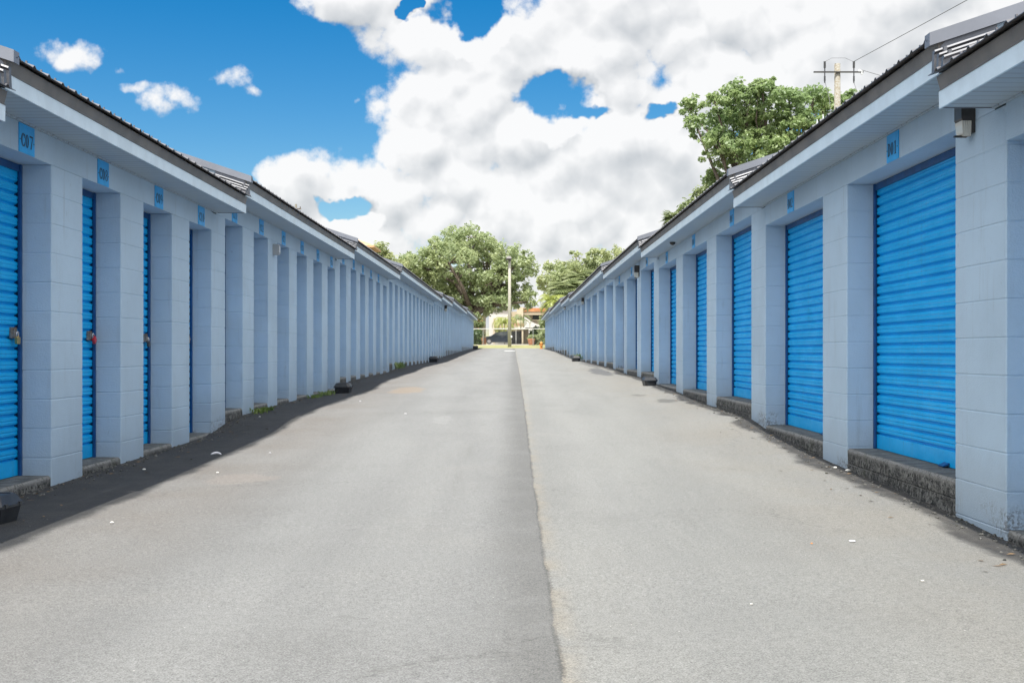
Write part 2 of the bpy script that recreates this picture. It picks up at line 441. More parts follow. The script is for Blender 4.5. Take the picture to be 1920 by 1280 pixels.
def sheet(name, xs, ys, dz, m):
    V = np.array([(x, y, gz(x, y) + dz) for y in ys for x in xs])
    nx = len(xs); q = []
    for j in range(len(ys) - 1):
        for i in range(nx - 1):
            a = j * nx + i; q.append((a, a + 1, a + nx + 1, a + nx))
    o = mesh_np(name, V, np.array(q), m)
    o.data.polygons.foreach_set('use_smooth', [True] * len(o.data.polygons))
    return struct(o)
xs = [-3.35, -3.2, -3.05, -2.9, -2.7, -2.5, -2.3, -2.1, -1.9, -1.5, -1, -.5, 0, .5, 1, 1.4, 1.6, 1.8, 2., 2.2, 2.4, 2.6, 2.75]
ys = list(np.arange(-12, 40, .4)) + list(np.arange(40, 99.5, 1.5)) + [99.6]
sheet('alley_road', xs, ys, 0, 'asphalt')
sheet('ground', [-900, -300, -100, -40, -15, -6, -3.3, -1, 1, 2.7, 6, 15, 40, 100, 300, 900], list(np.arange(-12, 100, 2)) + [101, 104, 108, 113, 120, 130, 140, 150, 170, 300, 800, 1900], -.15, 'earth')
sheet('grass_verge', list(np.linspace(-12, 12, 13)), [99.7, 101, 103, 106, 109, 111.5], .004, 'grass')
sheet('parking_lot', list(np.linspace(-25, 25, 9)), [111.6, 115, 120, 125, 130, 135, 140, 145, 150, 155, 170], .004, 'lot')
sheet('road_marking', [-.55, -.3, 0, .12], [77, 78.2, 79.5], .006, 'white_mark')

# ------------------------------------------------------------------ storage buildings
SOFF = [1.31, 1.50, 1.69, 1.86, 2.04, 2.18, 2.38, 2.57]
FLO = {-1: [-.90, -.855, -.66, -.475, -.29, -.145, .10, .35], 1: [-.93, -.745, -.56, -.39, -.27, -.12, .12, .35]}
SIDE = {
    -1: dict(W=WLX, OH=.322, first=8.52, pitch=1.508, pw=.61, k=[-9, -1, 3, 9, 15, 27, 33, 45, 60], off=.20, row='left'),
    1: dict(W=WRX, OH=.30, first=6.44, pitch=3.072, pw=.74, k=[-4, 0, 2, 5, 8, 14, 17, 23, 30], off=.15, row='right')}
COURSE = .2032
DEPTH = 6.1
PITCHR = 1 / 3.0

def pier_mesh(s, pw, h_top, z_bot):
    """block pier: mortar grooves at every course; local origin at the front near corner on floor level"""
    mb = MB(); dep = .275; g = .0032; c = .006; rings = []
    def ring(z, ins):
        a = ins; pts = [(a, c + a), (a + c, a), (dep, a), (dep, pw - a), (a + c, pw - a), (a, pw - c - a)]
        pts = [(s * x, y, z) for x, y in pts]
        return pts if s > 0 else pts[::-1]
    z = h_top; rings.append(ring(z, 0))
    while z > z_bot + COURSE:
        z -= COURSE
        rings += [ring(z + .006, 0), ring(z + .003, g), ring(z - .003, g), ring(z - .006, 0)]
    rings.append(ring(z_bot, 0))
    mb.loft(rings[::-1])
    return mb

def door_profile(h):
    """(depth, z) points of the corrugated curtain"""
    pts = [(.0, .0), (.0, .105)]
    z = .105; p = .0762
    while z < h - p:
        pts += [(.022, z + .004), (.022, z + .011), (.002, z + .022), (.0, z + .036), (.004, z + .044), (.0, z + .052), (.001, z + .070)]
        z += p
    pts.append((.0, h))
    return pts

def make_roof(s, W, OH, y0, y1, zr, parent):
    """ribbed metal roof, zr = underside at the eave edge"""
    xe = W - OH - .06; run = DEPTH / 2 + OH + .06
    ridge_x = xe + run; zt = zr + run * PITCHR
    def pt(u, y, h, side):
        if side == 0: x = xe + u
        else: x = 2 * ridge_x - xe - u
        return (s * x, y, zr + u * PITCHR + h)
    # section along y
    sec = [(y0, .004)]
    y = y0 + .02
    while y < y1 - .08:
        sec += [(y, .004), (y + .018, .018), (y + .034, .018), (y + .056, .004)]
        y += .2286
    sec.append((y1, .004))
    mb = MB()
    for side in (0, 1):
        n = len(sec)
        vs = [pt(0, a, h, side) for a, h in sec] + [pt(run, a, h, side) for a, h in sec]
        vs += [pt(0, a, h - .004, side) for a, h in sec] + [pt(run, a, h - .004, side) for a, h in sec]
        fs = []
        for i in range(n - 1):
            fs.append((i, i + 1, n + i + 1, n + i)); fs.append((2 * n + i, 3 * n + i, 3 * n + i + 1, 2 * n + i + 1))
            fs.append((i, 2 * n + i, 2 * n + i + 1, i + 1))
        mb.add(vs, fs)
    y = y0 + .047
    while y < y1 - .08:
        for u in ((.05,) if y1 - y0 > 12 else (.05, .9)):
            x, yy, z = pt(u, y, .017, 0)
            mb.box(x - .005, x + .005, yy - .006, yy + .006, z, z + .013)
        y += .2286
    r = mb.build('roof', 'roof', parent)
    if y0 > 0:   # stepped flashing where the lower roof meets this end
        for q, (yc, ht, ln) in enumerate(((y0 - .055, .085, .62), (y0 - .125, .052, .50), (y0 - .195, .024, .40))):
            fl_ = MB(); zl = -.19 + .17 * 0; a = pt(.01, 0, zl, 0); e = pt(ln, 0, zl, 0); tp = .034 + ht
            ring = []
            for P0 in (a, e):
                ring.append([(P0[0], yc - .012, P0[2] + .002), (P0[0], yc - .012, P0[2] + tp - .022), (P0[0], yc - .028, P0[2] + tp - .010), (P0[0], yc - .022, P0[2] + tp), (P0[0], yc + .012, P0[2] + tp), (P0[0], yc + .026, P0[2] + .002)])
            fl_.loft(ring)
            if q < 2: fl_.box(a[0] + s * .05 - .009, a[0] + s * .05 + .009, yc - .045, yc - .027, a[2] + tp - .01, a[2] + tp + .014)
            fl_.build('step_flashing', 'flash', r)
    cap = MB()
    cap.extr([(s * (ridge_x - .15), zt - .0), (s * ridge_x, zt + .055), (s * (ridge_x + .15), zt), (s * ridge_x, zt + .045)], y0 - .01, y1)
    cap.build('ridge_cap', 'rake', r)
    # rake trim on the end facing the camera
    rk = MB(); h = .085
    for side in (0, 1):
        a = pt(-.0, 0, .038, side); b = pt(run, 0, .038, side)
        rk.add([(a[0], y0 - .03, a[2]), (b[0], y0 - .03, b[2]), (b[0], y0 - .03, b[2] - h), (a[0], y0 - .03, a[2] - .070),
                (a[0], y0 + .05, a[2]), (b[0], y0 + .05, b[2]), (b[0], y0 + .05, b[2] - h), (a[0], y0 + .05, a[2] - .070)],
               [(0, 1, 2, 3), (4, 7, 6, 5), (0, 4, 5, 1), (3, 2, 6, 7), (0, 3, 7, 4)])
    rk.build('rake_trim', 'rake', r)
    return r, ridge_x, zt

ORD = ['nearest', 'second nearest', 'third', 'fourth', 'fifth', 'sixth', 'seventh', 'eighth and farthest']
segs = {}
door_cache = {}
pier_cache = {}
for s in (-1, 1):
    S = SIDE[s]; W = S['W']; OH = S['OH']
    for i in range(8):
        k0, k1 = S['k'][i], S['k'][i + 1]
        y0 = S['first'] + S['pitch'] * k0 + S['off']; y1 = S['first'] + S['pitch'] * k1 + S['off']
        if s < 0 and i == 0: y1 -= .25
        if s < 0 and i == 1: y0 -= .25
        if i == 7: y1 = S['first'] + S['pitch'] * k1 + S['pw']
        so, fl = SOFF[i], FLO[s][i]
        lin = so - COURSE
        nb = k1 - k0
        lab = (f"grey blue storage building with {'narrow' if s < 0 else 'wide'} doors, {ORD[i]} section of the {S['row']} row")
        if i == 0: lab = f"grey blue storage building cut off by the {S['row']} edge, lowest roof of the {S['row']} row"
        b = thing('storage_building', (s * W, y0, fl), lab, 'storage building', f"stepped storage buildings along the {S['row']} side of the alley")
        segs[(s, i)] = b
        X = lambda q: s * q
        # lintel band above the doors (one block course, cut at the pier lines)
        mb = MB(); ye = S['first'] + S['pitch'] * k1 if i < 7 else y1
        mb.box(X(W), X(W + .275), y0, ye, lin + .002, so + .03)
        mb.build('lintel', 'wall', b)
        # end walls and back wall
        zb = fl - .6
        mb = MB(); xb = W + DEPTH
        mb.box(X(xb - .19), X(xb), y0, y1, zb, so + .02)
        for (a, c) in ((y0 + .0, y0 + .19), (y1 - .19, y1)):
            t = so + (DEPTH / 2 + OH) * PITCHR + .12
            zr = lambda u: so + .16 + (u + OH + .06) * PITCHR
            P5 = [(X(W + .33), zb), (X(xb - .2), zb), (X(xb - .2), zr(.2)), (X(W + DEPTH / 2), zr(DEPTH / 2)), (X(W + .012), zr(.012)), (X(W + .012), so + .035), (X(W + .33), so + .035)]
            mb.extr(P5, a, c)
        mb.build('wall', 'wall', b)
        # floor slab and curb
        mb = MB(); ysn = list(np.arange(y0, y1, .35)) + [y1]
        rnd = random.Random(10 * i + s)
        rings = []
        for yy in ysn:
            j1, j2 = rnd.uniform(-.006, .004), rnd.uniform(-.006, .003)
            rings.append([(X(W + .007 - j1), yy, zb), (X(W + .007 - j1), yy, fl - .125), (X(W + .015), yy, fl - .118), (X(W + .007), yy, fl - .11),
                          (X(W + .007 - j2), yy, fl - .018), (X(W + .022), yy, fl - .002 + j2 * .4), (X(W + .32), yy, fl), (X(W + .32), yy, zb)])
        mb.loft(rings); mb.build('concrete_curb', 'concrete', b)
        # soffit, fascia, drip edge
        mb = MB(); mb.box(X(W - OH + .012), X(W - .006), y0 + .004, y1 - .004, so + .004, so + .012)
        mb.build('soffit', 'soffit', b)
        mb = MB(); mb.box(X(W - .018), X(W - .006), y0 + .006, y1 - .006, so - .006, so + .003); mb.build('soffit_trim', 'soffit', b)
        mb = MB(); xo = W - OH
        mb.extr([(X(xo), so - .004), (X(xo + .012), so - .004), (X(xo + .012), so + .09), (X(xo - .001), so + .09)], y0, y1)
        fa = mb.build('fascia', 'fascia', b)
        mb = MB()
        mb.extr([(X(xo - .006), so + .088), (X(xo + .004), so + .096), (X(xo + .004), so + .104), (X(xo - .012), so + .163), (X(xo - .012), so + .169),
                 (X(xo + .05), so + .172), (X(xo + .05), so + .09)], y0, y1)
        mb.build('drip_edge', 'drip', b)
        for (a, c) in ((y0 - .004, y0 + .003), (y1 - .003, y1 + .0015)):
            mb = MB(); mb.extr([(X(xo + .004), so - .001), (X(W - .002), so - .001), (X(W + .010), so + .10), (X(W + .010), so + .155 + (OH + .07) * PITCHR), (X(xo + .03), so + .166), (X(xo + .008), so + .14), (X(xo + .008), so + .11), (X(xo + .004), so + .09)], a, c)
            mb.build('eave_end', 'rake', b)
        make_roof(s, W, OH, y0, y1, so + .17, b)
        # piers and doors
        key = s
        if key not in pier_cache:
            pier_cache[key] = None
        hp = lin - fl
        pm = None; dm = {}
        ks = list(range(k0, k1 + (1 if i == 7 else 0)))
        for kk in ks:
            ya = S['first'] + S['pitch'] * kk
            if pm is None:
                mbp = pier_mesh(s, S['pw'], hp, -.62)
                pm = mbp.build('block_pier', 'wall', b, origin=(0, 0, 0)); pm.location = (0, ya - y0, 0)
                first = pm
            else:
                o = first.copy(); col.objects.link(o); o.parent = b; o.location = (0, ya - y0, 0)
            if kk == k1: break
            # the door beyond this pier
            d0 = ya + S['pw']; d1 = ya + S['pitch']; wdt = d1 - d0
            lo = fl; top = lin
            if not dm:
                dd = MB(); pf = door_profile(top - lo - .004); n = len(pf)
                rx = W + .150
                # local frame: y from 0 to width
                ya0, ya1 = .028, wdt - .028
                front = [(X(0.2250 + d), ya0, z + .004) for d, z in pf]; fr2 = [(X(0.2250 + d), ya1, z + .004) for d, z in pf]
                dd.add(front + fr2, [((j, n + j, n + j + 1, j + 1) if s > 0 else (j, j + 1, n + j + 1, n + j)) for j in range(n - 1)])
                dd.add([(X(0.2270), ya0, .004), (X(0.2270), ya1, .004), (X(0.2510), ya1, .004), (X(0.2510), ya0, .004)], [(0, 1, 2, 3)])
                D = dd.build('roller_door', 'door', b, origin=(0, 0, 0)); D.location = (0, d0 - y0, 0)
                TT = []
                for e_, (a, c, p0, p1) in enumerate(((0.001, .034, .001, .006), (wdt - .034, wdt - .001, wdt - .006, wdt - .001))):
                    tr = MB(); h_ = top - lo
                    q0, q1 = (a, c) if e_ == 0 else (c, a)
                    tr.loft([[(X(u_), v_, z_) for u_, v_ in ((0.2030, q0), (0.2030, q1), (0.2210, q1), (0.2210, q0 + (p1 - p0) * (1 if e_ == 0 else -1)), (0.2430, q0 + (p1 - p0) * (1 if e_ == 0 else -1)), (0.2430, q1), (0.2610, q1), (0.2610, q0))] for z_ in (.0, h_)])
                    T = tr.build('door_track', 'track', D, origin=(0, 0, 0)); T.location = (0, 0, 0); TT.append(T)
                hd = MB(); hz = top - lo
                hd.box(X(0.2100), X(0.2240), .035, wdt - .035, hz - .05, hz - .002); Hh = hd.build('header_strip', 'track', D, origin=(0, 0, 0)); Hh.location = (0, 0, 0)
                lt = MB(); ly = wdt - .125 if s < 0 else .14; lz = .98
                lt.box(X(0.2110), X(0.2245), ly - .045, ly + .05, lz - .03, lz + .045)
                lt.box(X(0.2030), X(0.2110), ly - .03, ly + .045, lz + .002, lz + .020)
                lt.box(X(0.1970), X(0.2110), ly - .035, ly - .022, lz - .02, lz + .03)
                L = lt.build('latch', 'steel', D, origin=(0, 0, 0)); L.location = (0, 0, 0)
                pl = MB(); pm_ = wdt * .33
                pl.add([(X(0.2230), pm_ - .05, .03), (X(0.2230), pm_ + .05, .03), (X(.180), pm_ + .05, .012), (X(.180), pm_ - .05, .012),
                        (X(0.2230), pm_ - .05, .022), (X(0.2230), pm_ + .05, .022), (X(0.1830), pm_ + .05, .005), (X(0.1830), pm_ - .05, .005)],
                       [(0, 1, 2, 3), (4, 7, 6, 5), (3, 2, 6, 7), (0, 3, 7, 4), (1, 5, 6, 2)])
                PH = pl.build('pull_handle', 'track', D, origin=(0, 0, 0)); PH.location = (0, 0, 0)
                dm = dict(D=D, kids=TT + [Hh, L, PH])
            else:
                o = dm['D'].copy(); col.objects.link(o); o.parent = b; o.location = (0, d0 - y0, 0)
                for c in dm['kids']:
                    q = c.copy(); col.objects.link(q); q.parent = o; q.location = (0, 0, 0)

# ------------------------------------------------------------------ number signs
def glyph(mb, ch, x0, put, w=1.0):
    """Didone-style numerals in a cell one unit high"""
    def bar(a, b, c, d): put(mb, [(x0 + a * w, c), (x0 + b * w, c), (x0 + b * w, d), (x0 + a * w, d)])
    def ring(cx, cy, rx, ry, a0, a1, t=.19, tv=.07, n=18):
        for q in range(n):
            A = R(a0 + (a1 - a0) * q / n); B = R(a0 + (a1 - a0) * (q + 1) / n)
            o = lambda a: (x0 + (cx + rx * math.cos(a)) * w, cy + ry * math.sin(a))
            j = lambda a: (x0 + (cx + (rx - t) * math.cos(a)) * w, cy + (ry - tv) * math.sin(a))
            put(mb, [j(A), j(B), o(B), o(A)] if a1 < a0 else [o(A), o(B), j(B), j(A)])
    def poly(*p): put(mb, [(x0 + a * w, b) for a, b in p])
    if ch == 'C': ring(.33, .5, .30, .5, 42, 318); bar(.52, .60, .66, .97); bar(.52, .60, .03, .34)
    elif ch == 'D': bar(.02, .30, .95, 1.0); bar(.02, .30, 0, .05); bar(.08, .25, 0, 1); ring(.27, .5, .35, .5, -90, 90)
    elif ch == '0': ring(.3, .5, .27, .5, 0, 360)
    elif ch == '1': bar(.22, .39, 0, 1); bar(.08, .52, 0, .05); poly((.05, .86), (.05, .82), (.22, .9), (.22, 1.0))
    elif ch == '2': ring(.3, .72, .26, .28, 180, -10, .13); poly((.05, .0), (.15, .0), (.56, .66), (.40, .66)); bar(.04, .57, 0, .12)
    elif ch == '3': ring(.28, .74, .25, .26, 150, -90, .13); ring(.28, .27, .28, .27, 90, -150, .14)
    elif ch == '4': bar(.33, .49, 0, 1); poly((.02, .28), (.08, .28), (.38, 1.0), (.33, 1.0)); bar(.02, .58, .23, .29)
    elif ch == '5': bar(.10, .15, .5, 1.0); bar(.10, .52, .88, 1.0); ring(.27, .31, .29, .31, 120, -150, .15)
    elif ch == '6': ring(.3, .28, .27, .28, 0, 360, .14); ring(.33, .45, .30, .55, 95, 190, .14)
    elif ch == '7': bar(.04, .57, .88, 1.0); poly((.18, 0), (.34, 0), (.57, .9), (.49, .9))
    elif ch == '8': ring(.3, .75, .24, .25, 0, 360, .12); ring(.3, .27, .27, .27, 0, 360, .14)
    elif ch == '9': ring(.3, .72, .27, .28, 0, 360, .14); ring(.27, .55, .30, .55, 10, -85, .14)
    elif ch == '-': bar(.0, .14, .44, .53)

def number_sign(s, i, y, text):
    S = SIDE[s]; W = S['W']; so = SOFF[i]
    t = thing('number_sign', (s * (W - .004), y, so - .105), f"small blue sign reading {text} in dark serif type above a door in the {S['row']} row",
              'sign', f"door number signs along the {S['row']} row")
    mb = MB(); zc = so - .105; hw = .127; hh = .094
    mb.extr([(s * (W - .0065), zc - hh), (s * (W - .0005), zc - hh), (s * (W - .0005), zc + hh), (s * (W - .0065), zc + hh)], y - hw, y + hw)
    mb.build('plate', 'signblue', t)
    mb = MB(); H = .088; wv = .104
    full = '-' + text + '-'
    widths = [(.2 if c == '-' else .66) * wv for c in full]
    x = -sum(widths) / 2
    def put(m, pts):
        vs = []
        for a, b in pts:
            vs.append((s * (W - .0078), y + (a if s < 0 else -a), zc - H * .62 + b * H))
        m.add(vs, [(0, 1, 2, 3)])
    for c, wd in zip(full, widths):
        glyph(mb, c, x, put, wv); x += wd
    mb.build('lettering', 'ink', t)
    return t
SL = SIDE[-1]; SR = SIDE[1]
def seg_of(s, y):
    S = SIDE[s]
    for i in range(8):
        if y < S['first'] + S['pitch'] * S['k'][i + 1] + S['off']: return i
for n in range(15):
    y = SL['first'] + SL['pitch'] * (n - 1) + .61 + .45
    number_sign(-1, seg_of(-1, y), y, 'C%02d' % (7 + n))
for n in range(8):
    y = SR['first'] + SR['pitch'] * n + .74 + 1.17
    number_sign(1, seg_of(1, y), y, 'D%02d' % (1 + n))

# ------------------------------------------------------------------ padlocks
def padlock(y, z, m, label, tilt=0.):
    x = -(WLX + .187)
    t = thing('padlock', (x, y, z), label, 'padlock'); t.rotation_euler = (tilt, 0, 0)
    mb = MB()
    pr = [(-.022, -.045), (.022, -.045), (.026, -.040), (.026, -.002), (.020, .004), (-.020, .004), (-.026, -.002), (-.026, -.040)]
    rings = [[(dx, a * k, b * k) for a, b in pr] for dx, k in ((-.011, .9), (-.008, 1), (.008, 1), (.011, .9))]
    mb.loft(rings); o = mb.build('lock_body', m, t, origin=(0, 0, 0)); o.location = (0, 0, 0)
    mb = MB(); mb.tube([(0, -.016, 0), (0, -.016, .025)] + [(0, -.016 * math.cos(a), .025 + .016 * math.sin(a)) for a in np.linspace(.3, math.pi - .3, 6)] + [(0, .016, .025), (0, .016, 0)], .0042, 8)
    o = mb.build('shackle', 'shackle', t, smooth=True, origin=(0, 0, 0)); o.location = (0, 0, 0)
y = 8.52 - .125
padlock(y, .10, 'brass', 'brass padlock hanging on the latch of the blue door below sign C07')
padlock(y + 1.508 + .02, .115, 'red', 'red padlock hanging tilted from the latch of the blue door below sign C08', R(35))
padlock(y + 3.016, .095, 'darkred', 'dark steel padlock on the latch of the blue door below sign C09')

# ------------------------------------------------------------------ wall lamps
def wall_lamp(s, y, z, label, size=1.0, white=False):
    W = SIDE[s]['W']; k = size
    t = thing('wall_lamp', (s * W, y, z), label, 'lamp', 'wall lamps under the eaves')
    mb = MB(); w = .085 * k; d = .12 * k
    X = lambda q: s * (W - q)
    mb.extr([(X(.0), z), (X(.0), z + .17 * k), (X(d * .92), z + .17 * k), (X(d), z + .155 * k), (X(d), z + .02 * k), (X(d * .9), z)], y - w, y + w)
    mb.box(X(0), X(.02), y - w * .98, y + w * .98, z - .10 * k, z)
    mb.build('housing', 'whitebox' if white else 'lampmetal', t)
    mb = MB()
    rings = []
    for (zz, g0) in ((0, 0), (-.03, .004), (-.07, .006), (-.11, .016), (-.125, .035)):
        a = w * .95 - g0 * k * .6; dd = d * .97 - g0 * k
        r = [(X(.021), y - a, z + zz * k), (X(dd), y - a, z + zz * k), (X(dd), y + a, z + zz * k), (X(.021), y + a, z + zz * k)]
        rings.append(r)
    mb.loft(rings); mb.build('lens', 'lens', t)
    mb = MB(); mb.box(X(.03), X(.10), y - w * .2, y + w * .2, z - .13 * k, z - .115 * k); mb.build('bracket', 'lampmetal', t)
wall_lamp(1, 6.92, 1.295, 'bronze wall lamp with ribbed clear lens by the nearest pier of the right row', .66)
wall_lamp(1, SR['first'] + 3.072 * 6 + .3, 1.63, 'bronze wall lamp on a pier of the right row, second nearest lamp there', .85)
wall_lamp(1, 44.6, 1.83, 'small bronze wall lamp far down the right row, third nearest lamp there', .85)
wall_lamp(1, 60.2, 2.20, 'tiny dark wall lamp near the far end of the right row', 1.0)
wall_lamp(-1, 57.3, 2.03, 'tiny dark wall lamp near the far end of the left row', 1.0)
# pale box lamp on the left row
t = thing('wall_box', (-WLX, 16.45, 1.33), 'small pale grey electrical box on a pier of the left row below the eave', 'electrical box')
mb = MB(); mb.box(-WLX, -WLX + .07, 16.35, 16.47, 1.30, 1.44); mb.box(-WLX + .07, -WLX + .08, 16.36, 16.46, 1.31, 1.43); mb.build('casing', 'greybox', t)
mb = MB(); mb.box(-WLX + .080, -WLX + .085, 16.375, 16.445, 1.33, 1.41); mb.build('cover', 'can', t)
# soffit camera on the right
t = thing('soffit_fixture', (WRX - .13, 18.9, SOFF[2] - .03), 'small dark round fixture under the white soffit of the right row', 'fixture')
mb = MB(); mb.loft([[(WRX - .13 + r * math.cos(a), 18.9 + r * math.sin(a), SOFF[2] + z) for a in np.linspace(0, 2 * math.pi, 12, endpoint=False)] for r, z in ((.045, .0), (.045, -.018), (.03, -.035), (.01, -.045))][::-1])
mb.build('dome', 'lampmetal', t)

# ------------------------------------------------------------------ bait boxes
def bait_box(x, y, rot, label, k=1.0, brick=False):
    z = gz(x, y)
    t = thing('bait_box', (x, y, z - .002), label, 'bait box', 'rodent bait boxes along the walls'); t.rotation_euler = (0, 0, rot)
    def rr(hx, hy, z, c=.03):
        return [(q[0] * k, q[1] * k, z * k) for q in ((-hx + c, -hy), (hx - c, -hy), (hx, -hy + c), (hx, hy - c), (hx - c, hy), (-hx + c, hy), (-hx, hy - c), (-hx, -hy + c))]
    mb = MB(); mb.loft([rr(.11, .085, 0), rr(.125, .10, .075), rr(.137, .112, .078), rr(.137, .112, .088)])
    o = mb.build('base', 'black', t, origin=(0, 0, 0)); o.location = (0, 0, 0)
    mb = MB(); mb.loft([rr(.135, .11, .089), rr(.130, .105, .098), rr(.108, .083, .135), rr(.100, .075, .139), rr(.092, .067, .1385), rr(.090, .065, .134)])
    o = mb.build('lid', 'black', t, origin=(0, 0, 0)); o.location = (0, 0, 0)
    for sx in (-1, 1):
        mb = MB(); mb.box(sx * .07 * k - .012, sx * .07 * k + .012, -.116 * k, -.104 * k, .078 * k, .098 * k)
        o = mb.build('hinge', 'black', t, origin=(0, 0, 0)); o.location = (0, 0, 0)
    mb = MB(); r = .018
    mb.box(-.06 * k, -.02 * k, .09 * k, .101 * k, .01 * k, .05 * k); o = mb.build('entry_hole', 'gatebar', t, origin=(0, 0, 0)); o.location = (0, 0, 0)
    return t
bait_box(-2.87, 6.76, R(84), 'large black plastic bait box by the curb at the left edge of the photo', 1.1)
bait_box(-2.92, 21.1, R(88), 'black plastic bait box on the ground beside the weeds, left row', 1.3)
bait_box(-2.98, 46.0, R(90), 'small black bait box at the foot of the left row, third from the camera', 1.6)
bait_box(-2.85, 93., R(90), 'tiny black bait box at the far end of the left row', 1.9)
bait_box(2.40, 21.6, R(-82), 'weathered black bait box standing out from the curb of the right row, sunlit top', 1.1)
bait_box(2.28, 44.5, R(-85), 'small dark bait box far down the right row by the curb', 1.5)
# a grey paver weighs down the right one's neighbour
# ------------------------------------------------------------------ litter
def blob_mesh(x, y, r, seed, m, name, label, cat, flat=.6, grp=None, lift=0):
    rnd = random.Random(seed); mb = MB(); z0 = gz(x, y) + lift
    rings = []
    for q in range(5):
        a = -math.pi / 2 + math.pi * (q + .5) / 5
        rings.append([(x + r * math.cos(a) * math.cos(b) * rnd.uniform(.8, 1.2), y + r * math.cos(a) * math.sin(b) * rnd.uniform(.8, 1.3), z0 + r * flat * (1 + math.sin(a))) for b in np.linspace(0, 2 * math.pi, 8, endpoint=False)])
    mb.loft(rings); o = mb.build(name, m, smooth=True); tag(o, label, cat, grp); return o
def gp(px, py):
    """ground point seen at a pixel, solved once for the place of small litter"""
    d = 5.0
    for _ in range(60):
        z = gz((px - CX) * d / F, d); d2 = -z * F / (py - CY); d = .5 * d + .5 * d2
    return (px - CX) * d / F, d
LIT = [(1566, 878, .016, 'pebble', 'smaller of two white pebbles on the shaded tar strip by the second right pier', 'pebble'),
       (1590, 884, .021, 'pebble', 'larger of two white pebbles on the shaded tar strip by the second right pier', 'pebble'),
       (1598, 1015, .017, 'litter', 'pinkish white scrap on the sunlit asphalt in front of the nearest right pier', 'scrap'),
       (1522, 1019, .006, 'hydrant', 'tiny orange speck of litter on the right half of the asphalt', 'scrap'),
       (1409, 1133, .006, 'pebble', 'tiny pale chip on the right asphalt near the bottom of the photo', 'chip'),
       (1730, 1090, .008, 'pebble', 'tiny pale chip on the asphalt, nearest to the right edge of the photo', 'chip'),
       (270, 881, .014, 'pebble', 'pale pebble in the shadow strip between the first two left piers', 'pebble'),
       (210, 981, .012, 'pebble', 'small white chip on sunlit asphalt near the lower left shadow edge', 'chip'),
       (408, 887, .012, 'pebble', 'small white chip on sunlit asphalt just right of the curved white scrap', 'chip'),
       (487, 782, .014, 'pebble', 'white pebble in the shadow just below the first clump of weeds', 'pebble'),
       (506, 849, .012, 'litter', 'pale scrap on the sunlit asphalt in the middle of the left lane', 'scrap'),
       (675, 752, .015, 'litter', 'white scrap on sunlit asphalt right of the black bait box, left row', 'scrap'),
       (760, 776, .02, 'litter', 'flat white scrap on the left lane about midway down the alley', 'scrap')]
for q, (px, py, r, m, lab, cat) in enumerate(LIT):
    x, y = gp(px, py); blob_mesh(x, y, r, q, m, cat, lab, cat, .25 if m == 'litter' else .5)
x, y = gp(405, 854); z = gz(x, y)
mb = MB(); mb.tube([(x - .045 + .09 * q / 8, y + .02 * math.sin(q / 8 * math.pi), z + .012 + .012 * math.sin(q / 8 * math.pi)) for q in range(9)], [.004, .008, .009, .01, .01, .01, .009, .008, .004], 8)
tag(mb.build('plastic_scrap', 'litter', smooth=True), 'curved white plastic scrap lying in the shadow strip beside the left piers', 'scrap')
# old tar and rubble where paving meets the right curb
# ------------------------------------------------------------------ foliage
def leaves_np(rng, centers, per, spread, size, flatz=.8, aspect=1.6):
    n = len(centers) * per
    c = np.repeat(centers, per, axis=0)
    off = rng.normal(size=(n, 3)); off /= np.linalg.norm(off, axis=1, keepdims=True) + 1e-6
    rad = rng.random((n, 1)) ** .45
    sp = np.repeat(spread if hasattr(spread, '__len__') else np.full(len(centers), spread), per)[:, None]
    c = c + off * rad * sp * np.array([1, 1, flatz])
    nrm = rng.normal(size=(n, 3)); nrm[:, 2] = np.abs(nrm[:, 2]) * 1.2 + .15
    nrm += off * .8
    nrm /= np.linalg.norm(nrm, axis=1, keepdims=True)
    t = np.cross(nrm, rng.normal(size=(n, 3))); t /= np.linalg.norm(t, axis=1, keepdims=True) + 1e-6
    b = np.cross(nrm, t)
    s = (size * rng.uniform(.55, 1.35, (n, 1)))
    t = t * s * aspect * .5; b = b * s * .5
    V = np.stack([c - t, c + b * .9 - t * .1, c + t, c - b * .9 - t * .1], axis=1).reshape(-1, 3)
    Fq = np.arange(n * 4).reshape(-1, 4)
    return V, Fq

